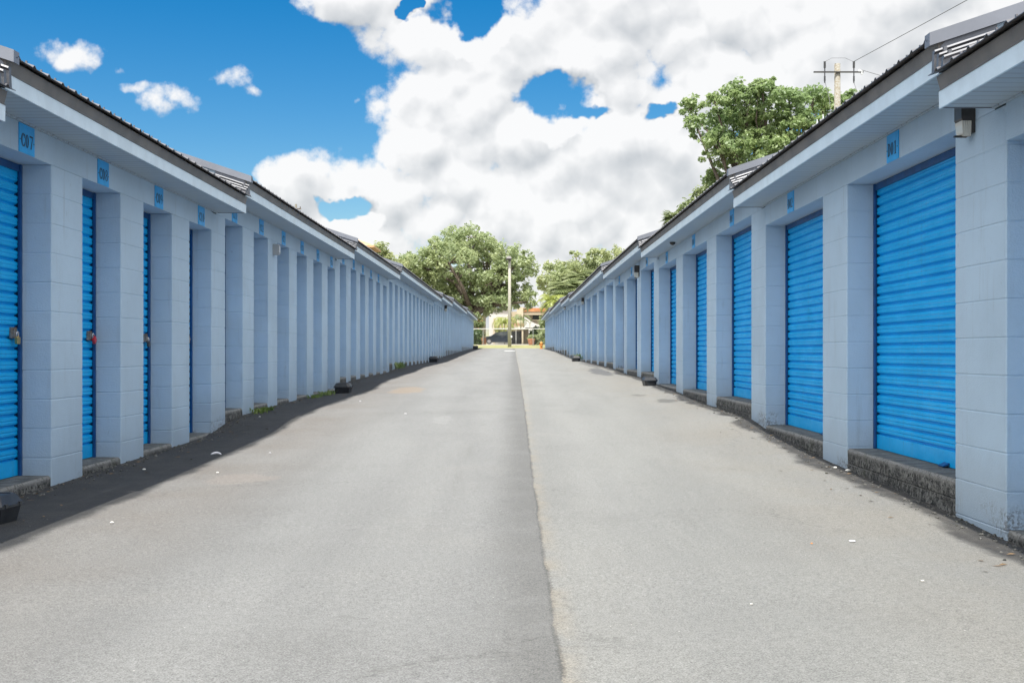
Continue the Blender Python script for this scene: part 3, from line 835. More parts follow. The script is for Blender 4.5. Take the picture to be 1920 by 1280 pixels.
def tree(name, base, blobs, n_cl, per, spread, size, seed, m, label, cat='tree', trunk_r=.3, fork=.35, limbs=26, group=None, hollow=.55):
    rng = np.random.default_rng(seed); rnd = random.Random(seed)
    base = Vector(base)
    t = thing(name, base, label, cat, group)
    vol = np.array([b[3] * b[4] * b[5] for b in blobs]) ** .72; pr = vol / vol.sum()
    cs = []; bi = rng.choice(len(blobs), n_cl, p=pr)
    for q in bi:
        bx, by, bz, rx, ry, rz = blobs[q]
        d = rng.normal(size=3); d /= np.linalg.norm(d)
        if d[2] < 0 and rng.random() < .45: d[2] = -d[2]
        r = hollow + (1 - hollow) * rng.random() ** .6
        r *= rng.uniform(.75, 1.22)
        cs.append((base.x + bx + d[0] * rx * r, base.y + by + d[1] * ry * r, base.z + bz + d[2] * rz * r))
    cs = np.array(cs)
    sp = spread * rng.uniform(.5, 1.3, n_cl)
    V, Fq = leaves_np(rng, cs, per, sp, size)
    crown = mesh_np('crown', V, Fq, m, t)
    # trunk and limbs
    mb = MB()
    cen = np.array([b[:3] for b in blobs]).mean(0)
    top = Vector((base.x + cen[0] * .3, base.y + cen[1] * .3, base.z + cen[2] * fork * 2 * .6))
    mid = base.lerp(top, .5) + Vector((rnd.uniform(-.2, .2), 0, 0))
    mb.tube([base - Vector((0, 0, .3)), base + Vector((0, 0, .25)), mid, top], [trunk_r * 1.5, trunk_r * 1.1, trunk_r * .9, trunk_r * .75], 10)
    mb.build('trunk', 'bark', t, smooth=True)
    lb = MB(); joints = []
    for b in blobs:
        e = Vector((base.x + b[0], base.y + b[1], base.z + b[2]))
        m1 = top.lerp(e, .5) + Vector((rnd.uniform(-1, 1), rnd.uniform(-1, 1), rnd.uniform(-.3, .8))) * (e - top).length * .12
        lb.tube([top - Vector((0, 0, trunk_r)), m1, e], [trunk_r * .55, trunk_r * .34, trunk_r * .16], 7); joints.append((m1, e))
    for q in rnd.sample(range(n_cl), min(limbs, n_cl)):
        e = Vector(cs[q]); j = joints[bi[q]]; a = j[0].lerp(j[1], rnd.uniform(.2, 1.))
        m1 = a.lerp(e, .5) + Vector((rnd.uniform(-1, 1), rnd.uniform(-1, 1), rnd.uniform(-1, 1))) * (e - a).length * .15
        lb.tube([a, m1, e], [trunk_r * .18, trunk_r * .11, trunk_r * .04], 5)
    lb.build('limbs', 'bark', t, smooth=True)
    return t

def zg(x, y): return gz(x, y) if abs(x) < 2.5 else float(np.interp(y, _yl, _zl2))
def blob_px(px, py, rx, ry, d, base, dy=0., ryy=None):
    p = P(px, py, d + dy); k = (d + dy) / F
    return (p.x - base[0], p.y - base[1], p.z - base[2], rx * k, (ryy or rx) * k, ry * k)

# the large live oak beyond the end of the left row
d = 128; bx = (888 - CX) * d / F; base = (bx, d, zg(bx, d))
B = [(875, 462, 62, 34), (840, 490, 55, 38), (915, 490, 55, 42), (790, 500, 55, 26), (760, 515, 48, 30), (820, 540, 62, 40), (880, 545, 66, 44), (935, 530, 46, 38),
     (965, 500, 38, 40), (985, 510, 24, 30), (905, 572, 40, 18), (955, 555, 34, 22), (850, 575, 48, 24), (935, 566, 42, 12), (990, 566, 18, 11), (900, 578, 26, 12), (770, 560, 40, 34), (740, 530, 26, 22), (990, 555, 26, 16)]
BL = [blob_px(a, b, c, e, d, base, dy=random.Random(i).uniform(-4, 4)) for i, (a, b, c, e) in enumerate(B)]
tree('oak_tree', base, BL, 1500, 34, .52, .20, 3, 'leaf_oak', 'large spreading live oak with a pale green crown behind the centre pole', trunk_r=.55, limbs=120, fork=.5)
# second tree beyond right row
d = 120; bx = (1110 - CX) * d / F; base = (bx, d, zg(bx, d))
B = [(1085, 520, 50, 34), (1130, 500, 46, 34), (1165, 495, 32, 30), (1045, 540, 32, 30), (1100, 555, 60, 36), (1022, 530, 18, 20), (1040, 505, 20, 16), (1150, 540, 50, 40), (1078, 478, 12, 8), (1128, 474, 14, 12)]
BL = [blob_px(a, b, c, e, d, base, dy=random.Random(i + 50).uniform(-3, 3)) for i, (a, b, c, e) in enumerate(B)]
tree('broadleaf_tree', base, BL, 560, 34, .48, .19, 8, 'leaf_far', 'hazy green tree with a ragged thin top beyond the far end of the right row', trunk_r=.35, limbs=90, hollow=.35)
# big tree behind right row
d = 58; bx = (1440 - CX) * d / F; base = (bx, d, zg(bx, d))
B = [(1385, 190, 38, 34), (1430, 175, 34, 26), (1340, 190, 28, 26), (1292, 205, 26, 22), (1305, 235, 20, 24), (1375, 240, 56, 42), (1430, 235, 54, 44), (1480, 190, 36, 26), (1410, 290, 70, 40),
     (1345, 275, 36, 36), (1500, 240, 42, 40), (1525, 185, 34, 20), (1465, 290, 50, 44), (1370, 330, 42, 30), (1545, 210, 30, 30), (1345, 345, 26, 22), (1450, 340, 70, 40), (1590, 185, 22, 14), (1550, 260, 40, 34)]
BL = [blob_px(a, b, c, e, d, base, dy=random.Random(i + 90).uniform(-2, 2)) for i, (a, b, c, e) in enumerate(B)]
tree('broadleaf_tree', base, BL, 1050, 36, .26, .12, 5, 'leaf_near', 'big leafy green tree rising above the right roofs left of the utility pole', trunk_r=.28, limbs=70, hollow=.40)
# small bits above the right roof further down
d = 66; bx = (1330 - CX) * d / F; base = (bx, d, zg(bx, d))
B = [(1318, 368, 16, 20), (1298, 392, 16, 14), (1340, 360, 18, 20)]
BL = [blob_px(a, b, c, e, d, base) for (a, b, c, e) in B]
tree('small_tree', base, BL, 60, 30, .4, .16, 15, 'leaf_palm', 'small yellow green treetop just above the right roof below the big tree', trunk_r=.12, limbs=20)
# small tree by the tan roof on the left
d = 112; bx = (712 - CX) * d / F; base = (bx, d, zg(bx, d))
B = [(712, 470, 12, 12), (722, 482, 16, 12), (745, 500, 20, 14), (700, 480, 10, 10)]
BL = [blob_px(a, b, c, e, d, base) for (a, b, c, e) in B]
tree('small_tree', base, BL, 55, 30, .5, .22, 16, 'leaf_far', 'small olive treetop at the right end of the tan hip roof', trunk_r=.12, limbs=20)

def palm(name, base, h, n, L, droop, m, seed, label, leafw=.05, trunk_r=.15, leaflet=.45, elev=(10, 80), fan=False):
    rnd = random.Random(seed); base = Vector(base)
    t = thing(name, base, label, 'palm tree')
    mb = MB(); top = base + Vector((rnd.uniform(-.1, .1), 0, h))
    mb.tube([base - Vector((0, 0, .2)), base.lerp(top, .5) + Vector((.08, 0, 0)), top], [trunk_r * 1.2, trunk_r, trunk_r * .9], 9)
    mb.build('trunk', 'bark', t, smooth=True)
    lv = MB()
    for q in range(n):
        az = 2 * math.pi * q * .381966 + rnd.uniform(-.2, .2)
        el = R(elev[0] + (elev[1] - elev[0]) * (q + .5) / n)
        dirh = Vector((math.cos(az), math.sin(az), 0)); l = L * rnd.uniform(.8, 1.1)
        pts = []; p = top.copy(); a = el; st = l / 10
        for k in range(11):
            pts.append(p.copy()); p = p + (dirh * math.cos(a) + Vector((0, 0, 1)) * math.sin(a)) * st
            a -= droop / 10 * (1 + k * .12)
        side = Vector((-math.sin(az), math.cos(az), 0))
        lv.tube(pts, [.02 * (1 - k / 12) + .004 for k in range(11)], 4)
        if fan:
            hub = pts[5]; fd = (pts[6] - pts[5]).normalized(); up = side.cross(fd)
            for j in range(22):
                ang = R(-115 + 230 * j / 21)
                dv = (fd * math.cos(ang) + side * math.sin(ang)).normalized()
                e = hub + dv * leaflet * (1 - .25 * abs(ang) / 2) + Vector((0, 0, -.22 * leaflet - .1 * rnd.random()))
                md = hub.lerp(e, .6) + up * .06; wv = dv.cross(up) * leafw
                lv.add([hub, md + wv, e, md - wv], [(0, 1, 2, 3)])
        else:
            for k in range(1, 30):
                u = k / 29 * 10; i0 = min(int(u), 9); pp = pts[i0].lerp(pts[i0 + 1], u - i0)
                tg = (pts[i0 + 1] - pts[i0]).normalized()
                ll = leaflet * math.sin(math.pi * min(1, .15 + k / 32)) + .05
                for sg in (-1, 1):
                    dv = (side * sg + tg * .6 + Vector((0, 0, -.35 + rnd.uniform(-.15, .15)))).normalized()
                    e = pp + dv * ll; wv = tg * leafw
                    lv.add([pp - wv * .5, pp.lerp(e, .5) - wv * .6, e, pp.lerp(e, .5) + wv * .6], [(0, 1, 2, 3)])
    lv.build('crown', m, t)
    return t
def palm_px(name, px, py_top, d, **k):
    k.setdefault('trunk_r', .09)
    x = (px - CX) * d / F; z0 = zg(x, d); h = (CY - py_top) * d / F - z0
    return palm(name, (x, d, z0), h, **k)
palm_px('fan_palm', 1062, 545, 108, n=46, L=2.0, droop=1.6, m='leaf_palm', seed=4, label='fan palm with stiff pale green leaves in front of the tree beyond the right row', leafw=.06, leaflet=1.3, elev=(-35, 85), fan=True)
palm_px('fan_palm', 1088, 528, 112, n=40, L=1.9, droop=1.5, m='leaf_palm', seed=6, label='taller fan palm partly behind the first one beyond the right row', leafw=.06, leaflet=1.2, elev=(-30, 85), fan=True)
palm_px('feather_palm', 1040, 572, 104, n=26, L=2.3, droop=1.9, m='leaf_yellow', seed=9, label='yellow green feather palm drooping beside the far roof end of the right row', leafw=.07, leaflet=.6, elev=(0, 80))
palm_px('feather_palm', 946, 606, 153, trunk_r=.05, n=18, L=3.0, droop=2.7, m='leaf_yellow', seed=12, label='small yellow green palm with arching fronds behind the centre pole', leafw=.08, leaflet=.55, elev=(5, 80))
palm_px('feather_palm', 976, 600, 154, trunk_r=.04, n=8, L=2.6, droop=2.5, m='leaf_palm', seed=13, label='thin palm with drooping fronds just right of the centre pole', leafw=.06, leaflet=.5, elev=(15, 75))
palm_px('fan_palm', 1262, 408, 70, n=22, L=.7, droop=1.3, m='leaf_palm', seed=21, label='tip of a small fan palm showing above the right roof edge', leafw=.03, leaflet=.55, elev=(-10, 85), fan=True)

def shrub(px, py, rx, ry, d, m, label, seed, n=26, per=40, size=.16, name='shrub', cat='shrub'):
    x = (px - CX) * d / F; z0 = zg(x, d); k = d / F
    t = thing(name, (x, d, z0), label, cat)
    rng = np.random.default_rng(seed); cz = (CY - py) * d / F
    cs = np.array([(x + rng.uniform(-1, 1) * rx * k, d + rng.uniform(-1, 1) * .6, z0 + .15 + rng.random() * max(.3, cz + ry * k - z0)) for _ in range(n)])
    V, Fq = leaves_np(rng, cs, per, .35, size); mesh_np('foliage', V, Fq, m, t)
    mb = MB()
    for q in range(4): mb.tube([(x, d, z0 - .1), tuple(cs[q])], [.04, .01], 5)
    mb.build('stems', 'bark', t)
shrub(898, 605, 10, 14, 124, 'leaf_palm', 'light green bush at the far left end of the alley beside the orange wall', 31)
shrub(1008, 635, 12, 18, 128, 'leaf_dark', 'dark green bush behind the fence at the far right end of the alley', 32, n=40)
shrub(1018, 612, 6, 18, 118, 'leaf_oak', 'tall green shrub at the far end beside the right row', 33)
shrub(893, 636, 6, 12, 116, 'leaf_dark', 'low dark bush behind the fence at the far left end of the alley', 34)
shrub(1003, 640, 9, 6, 114, 'leaf_palm', 'low pale bush beside the orange planter behind the fence', 35, n=14)

# weeds at the left curb
def weed(x, y, label, seed, n=170, w=.32, h=.11, dirn=(1, 2.0)):
    rnd = random.Random(seed); z = gz(x, y); mb = MB()
    for _ in range(n):
        a = x + rnd.gauss(0, w * .22); b = y + rnd.gauss(0, w * .5) * dirn[1]
        az = rnd.uniform(0, 2 * math.pi); l = h * rnd.uniform(.5, 1.3); ln = rnd.uniform(.3, 1.2)
        e = Vector((a + math.cos(az) * l * ln, b + math.sin(az) * l * ln, z + l)); p = Vector((a, b, gz(a, b) - .005)); wv = Vector((-math.sin(az), math.cos(az), 0)) * rnd.uniform(.006, .014)
        m = p.lerp(e, .55) + Vector((0, 0, l * .2))
        mb.add([p - wv * .3, m - wv, e, m + wv], [(0, 1, 2, 3)])
    o = mb.build('weeds', 'leaf_weed', origin=(x, y, z)); tag(o, label, 'weeds', 'weeds along the left curb')
weed(-3.08, 15.1, 'bright green clump of weeds at the left curb, the nearest clump to the camera', 1, 110, w=.22, h=.055)
weed(-3.06, 19.0, 'low green weeds at the left curb a little before the black bait box', 2, 90, w=.22, h=.045)
weed(-3.04, 20.2, 'taller green weeds touching the black bait box at the left curb', 3, 90, w=.22, h=.07)
weed(-3.10, 33.5, 'small dark weeds far down the left curb', 4, 80, h=.16)
weed(2.50, 46.5, 'small weeds behind the far bait box at the right curb', 5, 80, h=.22)

# rubble along both curbs: crumbled tar that nobody could count
def rubble():
    rnd = random.Random(77); mb = MB()
    for _ in range(1500):
        s = rnd.choice((-1, 1)); W = SIDE[s]['W']; y = rnd.uniform(5.5, 34) if rnd.random() < .75 else rnd.uniform(5.5, 16)
        x = s * (W - abs(rnd.gauss(0, .09)) - .005); r = rnd.uniform(.003, .013); z = gz(x, y)
        mb.loft([[(x + r * c * math.cos(b) * rnd.uniform(.7, 1.2), y + r * c * math.sin(b) * rnd.uniform(.7, 1.4), z + r * h) for b in (0, 1.26, 2.5, 3.77, 5.0)] for c, h in ((.9, -.2), (1, .35), (.45, .85))])
    o = mb.build('rubble', 'concrete', origin=(0, 0, 0)); tag(o, 'crumbs of tar and concrete along the foot of the walls', 'rubble', kind='stuff')
rubble()
def leaf_litter():
    rnd = random.Random(5); mb = MB()
    for _ in range(520):
        s_ = rnd.choice((-1, 1)); W = SIDE[s_]['W']; y = rnd.uniform(5.5, 40)
        x = s_ * (W - abs(rnd.gauss(0, .22)) - .01); r_ = rnd.uniform(.006, .018); z = gz(x, y) + .004; a = rnd.uniform(0, 6.28)
        u = (math.cos(a) * r_ * 1.6, math.sin(a) * r_ * 1.6); v = (-math.sin(a) * r_ * .6, math.cos(a) * r_ * .6); h = rnd.uniform(0, .008)
        mb.add([(x - u[0], y - u[1], z), (x + v[0], y + v[1], z + h), (x + u[0], y + u[1], z + h * .5), (x - v[0], y - v[1], z + .001)], [(0, 1, 2, 3)])
    o = mb.build('leaf_litter', 'deadleaf', origin=(0, 0, 0)); tag(o, 'dry brown leaf litter scattered along the foot of the walls', 'leaf litter', kind='stuff')
leaf_litter()

# ------------------------------------------------------------------ utility pole with transformers
d = 55.; p = P(1570, 120, d); z0 = zg(p.x, d)
t = thing('utility_pole', (p.x, d, z0), 'weathered wooden utility pole with crossarm above the right roof beside the big tree', 'utility pole')
mb = MB(); mb.tube([(p.x, d, z0 - .3), (p.x, d, (z0 + p.z) / 2), (p.x, d, p.z)], [.20, .17, .135], 12); mb.build('pole', 'pole', t, smooth=True)
arm_z = P(0, 137, d).z
mb = MB(); mb.box(p.x - 1.10, p.x + 1.12, d - .20, d - .12, arm_z - .025, arm_z + .03); arm = mb.build('crossarm', 'lampmetal', t)
for dx in (-.62, .68):
    mb = MB(); x = p.x + dx
    mb.tube([(x, d - .22, arm_z - .50), (x, d - .22, arm_z + .42)], .028, 8)
    for q in range(6): mb.tube([(x, d - .22, arm_z + .18 + q * .05), (x, d - .22, arm_z + .205 + q * .05)], .055, 10)
    for q in range(4): mb.tube([(x, d - .22, arm_z - .42 + q * .06), (x, d - .22, arm_z - .39 + q * .06)], .045, 10)
    mb.build('fuse_cutout', 'insul', t)
mb = MB(); mb.tube([(p.x + .95, d - .16, arm_z + .02), (p.x + .95, d - .16, arm_z + .12)], [.07, .03], 8); mb.tube([(p.x + 1.05, d - .16, arm_z - .1), (p.x + 1.05, d - .16, arm_z + .06)], .05, 8); mb.build('insulator', 'can', t)
for n_, (px, py) in enumerate(((1532, 238), (1552, 222), (1577, 212))):
    q = P(px, py, d); mb = MB(); w = .24; yy = d - .42 if n_ != 1 else d + .42
    mb.tube([(q.x, yy, q.z - .75), (q.x, yy, q.z - .04), (q.x, yy, q.z), (q.x, yy, q.z + .03)], [w, w, w * 1.06, w * .85], 16)
    c = mb.build('transformer', 'can', t, smooth=False)
    for e in (-.1, .1):
        mb = MB(); mb.tube([(q.x + e, yy, q.z), (q.x + e, yy, q.z + .26)], [.035, .022], 8); mb.build('bushing', 'can', c)
mb = MB(); mb.tube([(p.x - .6, d - .2, arm_z - .45), (p.x - .45, d - .4, arm_z - 1.3), (p.x - .4, d - .45, P(0, 225, d).z)], .012, 5)
mb.tube([(p.x + .68, d - .2, arm_z - .45), (p.x + .8, d - .3, arm_z - .9), (p.x + .4, d - .4, P(0, 208, d).z)], .012, 5)
mb.tube([(p.x - .62, d - .2, arm_z + .45), (p.x - .3, d - .2, arm_z + .62), (p.x + .3, d - .2, arm_z + .62), (p.x + .68, d - .2, arm_z + .45)], .009, 5)
mb.build('jumper_wire', 'wire', t)
def wire(a, b, sag, r, label):
    a = Vector(a); b = Vector(b); mb = MB()
    mb.tube([a.lerp(b, q / 24) - Vector((0, 0, 4 * sag * (q / 24) * (1 - q / 24))) for q in range(25)], r, 6)
    tag(mb.build('power_line', 'wire', origin=tuple(a)), label, 'power line')
wire((p.x + .68, d - .2, arm_z + .46), (18.0, -10, 9.4), .15, .013, 'thin power line running from the crossarm up to the top right of the photo')
wire((p.x + 1.05, d - .2, arm_z + .08), (p.x + 30, d + 8, arm_z - 4), .5, .012, 'thin power line leaving the crossarm end towards the right roof')
# distant poles on the left
for (px, py, dd, aw, lab) in ((555, 383, 130, .55, 'far wooden power pole with short crossarm above the left roof'), (582, 411, 150, .3, 'far pole top just showing above the left roof, the shorter of two')):
    q = P(px, py, dd); z0 = zg(q.x, dd)
    t = thing('power_pole', (q.x, dd, z0), lab, 'power pole', 'far power poles behind the left row')
    mb = MB(); mb.tube([(q.x, dd, z0), q], [.16, .11], 8); mb.build('pole', 'pole', t)
    mb = MB(); mb.box(q.x - aw, q.x + aw, dd - .1, dd, q.z - .55, q.z - .44)
    if aw > .4:
        for e in (-.45, .45): mb.tube([(q.x + e, dd, q.z - .44), (q.x + e, dd, q.z - .25)], .05, 6)
    mb.build('crossarm', 'bark', t)

# ------------------------------------------------------------------ centre lamp pole
d = 104.; q = P(955.5, 488, d); z0 = zg(q.x, d)
t = thing('lamp_pole', (q.x, d, z0), 'tall pale pole with a floodlight on top standing at the end of the alley', 'lamp pole')
mb = MB(); mb.tube([(q.x, d, z0 - .2), (q.x, d, (z0 + q.z) / 2), q], [.155, .135, .11], 12); mb.build('pole', 'cpole', t, smooth=True)
mb = MB(); x = q.x - .30; mb.tube([(x, d - .1, q.z - .3), (x, d - .1, q.z + 1.1)], .022, 6); mb.tube([(x, d - .1, q.z - .15), (q.x, d, q.z - .15)], .022, 6)
mb.tube([(q.x, d, q.z - .9), (q.x + .5, d - .1, q.z - .85)], .03, 6); mb.build('bracket', 'lampmetal', t)
mb = MB(); mb.loft([[(q.x - .05 + a * w_, d - .25 + b_ * w_, q.z + z_) for a, b_ in ((-1, -1), (1, -1), (1, 1), (-1, 1))] for w_, z_ in ((.20, 0.0), (.24, .12), (.12, .34))]); mb.build('floodlight', 'lampmetal', t)
mb = MB(); mb.box(q.x + .10, q.x + .22, d - .2, d - .05, P(0, 633, d).z, P(0, 629, d).z); mb.build('meter_box', 'whitebox', t)

# ------------------------------------------------------------------ fence at the end
d = 109.; k = d / F
t = thing('chain_fence', ((888 - CX) * k, d, zg(0, d)), 'chain link fence with pale top rail across the end of the alley', 'fence')
xa, xb = (880 - CX) * k, (1030 - CX) * k; zt = P(0, 616.5, d).z; zb_ = zg(0, d) + .02
mb = MB(); mb.tube([(xa, d, zt), (xb, d, zt)], .035, 8); mb.build('top_rail', 'pipe', t)
for n_ in range(3):
    x = xa + (xb - xa) * (n_ + .55) / 3.2
    mb = MB(); mb.tube([(x, d, zb_ - .2), (x, d, zt + .06)], .03, 8); mb.build('post', 'wiremesh', t)
mb = MB(); st = .22; H = zt - zb_; x = xa - H
while x < xb:
    for sg in (1, -1):
        a = (x, d, zb_) if sg > 0 else (x, d, zt); b_ = (x + H, d, zt) if sg > 0 else (x + H, d, zb_)
        # clip
        t0 = max(0, (xa - x) / H); t1 = min(1, (xb - x) / H)
        if t1 > t0:
            A = Vector(a).lerp(Vector(b_), t0); B_ = Vector(a).lerp(Vector(b_), t1); mb.tube([A, B_], .0025, 3, False)
    x += st
mb.build('mesh_panel', 'wiremesh', t)
# black driveway gate behind
d = 132.; k = d / F
x0, x1 = (959.5 - CX) * k, (977.5 - CX) * k; z0 = zg(0, d) + .05; z1 = P(0, 620, d).z
t = thing('metal_gate', ((x0 + x1) / 2, d, z0), 'black metal gate with a pale centre post right of the centre pole', 'gate')
mb = MB(); x = x0
while x < x1: mb.box(x, x + .07, d, d + .05, z0, z1); x += .10
mb.box(x0, x1, d + .051, d + .07, z0 + .1, z1 - .1)
mb.build('bars', 'gatebar', t)
mb = MB(); mb.box(x0, x1, d - .02, d, z1 - .08, z1); mb.box(x0, x1, d - .02, d, z0, z0 + .08); mb.build('frame', 'gatebar', t)
mb = MB(); xm = (967.5 - CX) * k; mb.box(xm - .05, xm + .05, d - .06, d - .021, z0, z1 + .05); mb.build('post', 'pipe', t)

# ------------------------------------------------------------------ building at the end
d = 158.; k = d / F; X_ = lambda px: (px - CX) * k; Z_ = lambda py: (CY - py) * k
t = thing('cream_building', (X_(968), d, zg(0, d)), 'cream stucco building with orange parapet and white awning at the end of the alley', 'building')
g0 = zg(0, d) - .1
def bxp(name, m, a, b_, y0_, y1_, c, e, par=None):
    mb = MB(); mb.box(X_(a), X_(b_), d + c, d + e, Z_(y1_) if y1_ is not None else g0, Z_(y0_)); return mb.build(name, m, par or t)
bxp('wall', 'white_stucco', 917, 957, 580, None, 0, 9, None)
bxp('wall', 'cream', 957.1, 979, 584, None, .5, 9, None)
bxp('tower', 'cream', 969, 981, 576, 622, -.6, 0.45, None)
bxp('cornice', 'beige', 915.5, 958, 577.5, 580, -.3, 9.2, None)
bxp('upper_wall', 'beige', 979.1, 1030, 590, None, 1.2, 9)
pr = bxp('parapet', 'orange', 980.5, 1030, 577.3, 584, .0, 9.3)
bxp('parapet_band', 'cream', 980.5, 1030, 584.2, 590, .15, 9.2)
w_ = bxp('window', 'window', 999, 1016, 590.6, 598.6, 1.1, 1.25)
bxp('sill', 'cream', 998, 1030, 598.8, 600.5, .95, 1.19, w_)
bxp('recess_shadow', 'brown_shade', 981.2, 989, 591, 600, 1.12, 1.19)  # thin sheet, shade of a hollow painted in its colour
mb = MB()   # sloping awning wing
mb.add([(X_(a), d + e, Z_(b_)) for e in (-1.2, 1.3) for a, b_ in ((983, 594), (988, 597), (996, 603), (1006, 608), (1026, 611), (1026, 614.5), (983, 614.5))],
       [tuple(range(7)), tuple(range(13, 6, -1))] + [(i, 7 + i, 7 + (i + 1) % 7, (i + 1) % 7) for i in range(7)])
mb.build('awning', 'white_stucco', t)
bxp('canopy', 'white_stucco', 930, 984.8, 614, 618, -1.6, -.02)
bxp('canopy_roof', 'tan', 930, 960, 611.5, 613.9, -1.3, -.02)
bxp('recess_shadow', 'brown_shade', 959.5, 982.5, 605.5, 611, -.62, -.61)  # shadow painted as a thin brown sheet before the tower
bxp('pillar', 'white_stucco', 991, 998, 614.7, None, -1.1, -.4)
bxp('pillar', 'cream', 977.5, 981, 618.2, None, -1.5, -1.0)
bxp('pillar', 'cream', 925, 928, 596, None, -.5, -.02)
w_ = bxp('window', 'window', 934, 950, 619.5, 634, -.06, -.01)
bxp('frame', 'cream', 933.4, 950.6, 618.6, 619.4, -.1, -.005, w_)
bxp('doorway', 'window', 999.5, 1025, 616, None, 1.05, 1.3)
mb = MB(); mb.tube([(X_(999), d + 4, Z_(577.5)), (X_(999), d + 4, Z_(569))], .05, 5); mb.build('mast', 'lampmetal', t)
# terracotta coloured wall and cream gate pillar at left
d2 = 140.; kk = d2 / F
t = thing('orange_wall', ((902 - CX) * kk, d2, zg(0, d2)), 'short orange stucco wall left of the cream gate pillar', 'wall')
mb = MB(); mb.box((893 - CX) * kk, (905.5 - CX) * kk, d2, d2 + .3, zg(0, d2) - .1, (CY - 592.5) * kk); mb.box((892.6 - CX) * kk, (905.6 - CX) * kk, d2 - .05, d2 + .35, (CY - 592.4) * kk, (CY - 591.2) * kk); mb.build('panel', 'orange', t)
d2 = 136.; kk = d2 / F
t = thing('gate_pillar', ((908 - CX) * kk, d2, zg(0, d2)), 'tall cream stucco pillar with terracotta foot left of the dark car', 'pillar')
mb = MB(); mb.box((905.5 - CX) * kk, (910.8 - CX) * kk, d2, d2 + .35, zg(0, d2) + .7, (CY - 591.5) * kk); mb.box((905 - CX) * kk, (911.3 - CX) * kk, d2 - .03, d2 + .38, (CY - 591.4) * kk, (CY - 590) * kk); mb.build('shaft', 'cream', t)
mb = MB(); mb.box((905 - CX) * kk, (911.5 - CX) * kk, d2 - .05, d2 + .4, zg(0, d2) - .1, zg(0, d2) + .69); mb.build('foot', 'terracotta', t)
# planters
for (px, py, dd, r, lab) in ((996, 641, 113, .34, 'round terracotta planter pot behind the fence at the far right'),):
    x = (px - CX) * dd / F; z0 = zg(x, dd)
    t = thing('planter', (x, dd, z0), lab, 'planter')
    mb = MB(); mb.tube([(x, dd, z0), (x, dd, z0 + .1), (x, dd, z0 + .45), (x, dd, z0 + .52), (x, dd, z0 + .56)], [r * .6, r * .75, r * .95, r * 1.05, r * 1.02], 14); mb.build('pot', 'terracotta', t, smooth=True)
    rng = np.random.default_rng(4); V, Fq = leaves_np(rng, np.array([(x + rng.normal() * .15, dd + rng.normal() * .15, z0 + .65 + rng.random() * .2) for _ in range(8)]), 20, .15, .09); mesh_np('foliage', V, Fq, 'leaf_oak', t)
t = thing('stone_block', ((1006 - CX) * 114 / F, 114, zg(2, 114)), 'low cream stone block with a dark opening beside the terracotta pot', 'stone block')
mb = MB(); x = (1006 - CX) * 114 / F; z0 = zg(2, 114); mb.box(x - .28, x + .28, 113.8, 114.2, z0 - .05, z0 + .5); mb.box(x - .31, x + .31, 113.77, 114.23, z0 + .501, z0 + .56); mb.build('body', 'cream', t)
mb = MB(); mb.box(x - .22, x - .02, 113.785, 113.799, z0 + .12, z0 + .38); mb.build('opening', 'window', t)
# hydrant
x = (1015 - CX) * 96.5 / F; yy = 96.5; z0 = gz(x, yy)
t = thing('fire_hydrant', (x, yy, z0), 'orange yellow fire hydrant at the far end corner of the right row', 'fire hydrant')
mb = MB(); mb.tube([(x, yy, z0), (x, yy, z0 + .05), (x, yy, z0 + .051), (x, yy, z0 + .38), (x, yy, z0 + .381), (x, yy, z0 + .42), (x, yy, z0 + .50), (x, yy, z0 + .55)], [.15, .15, .10, .095, .125, .125, .09, .03], 14); mb.build('barrel', 'hydrant', t, smooth=False)
for e in (-1, 1):
    mb = MB(); mb.tube([(x + e * .09, yy, z0 + .30), (x + e * .155, yy, z0 + .30)], [.045, .05], 10); mb.build('nozzle', 'hydrant', t)
mb = MB(); mb.tube([(x, yy - .09, z0 + .28), (x, yy - .16, z0 + .28)], [.06, .065], 10); mb.build('outlet_cap', 'hydrant', t)
mb = MB(); mb.tube([(x, yy, z0 + .55), (x, yy, z0 + .60)], .02, 5); mb.build('nut', 'hydrant', t)

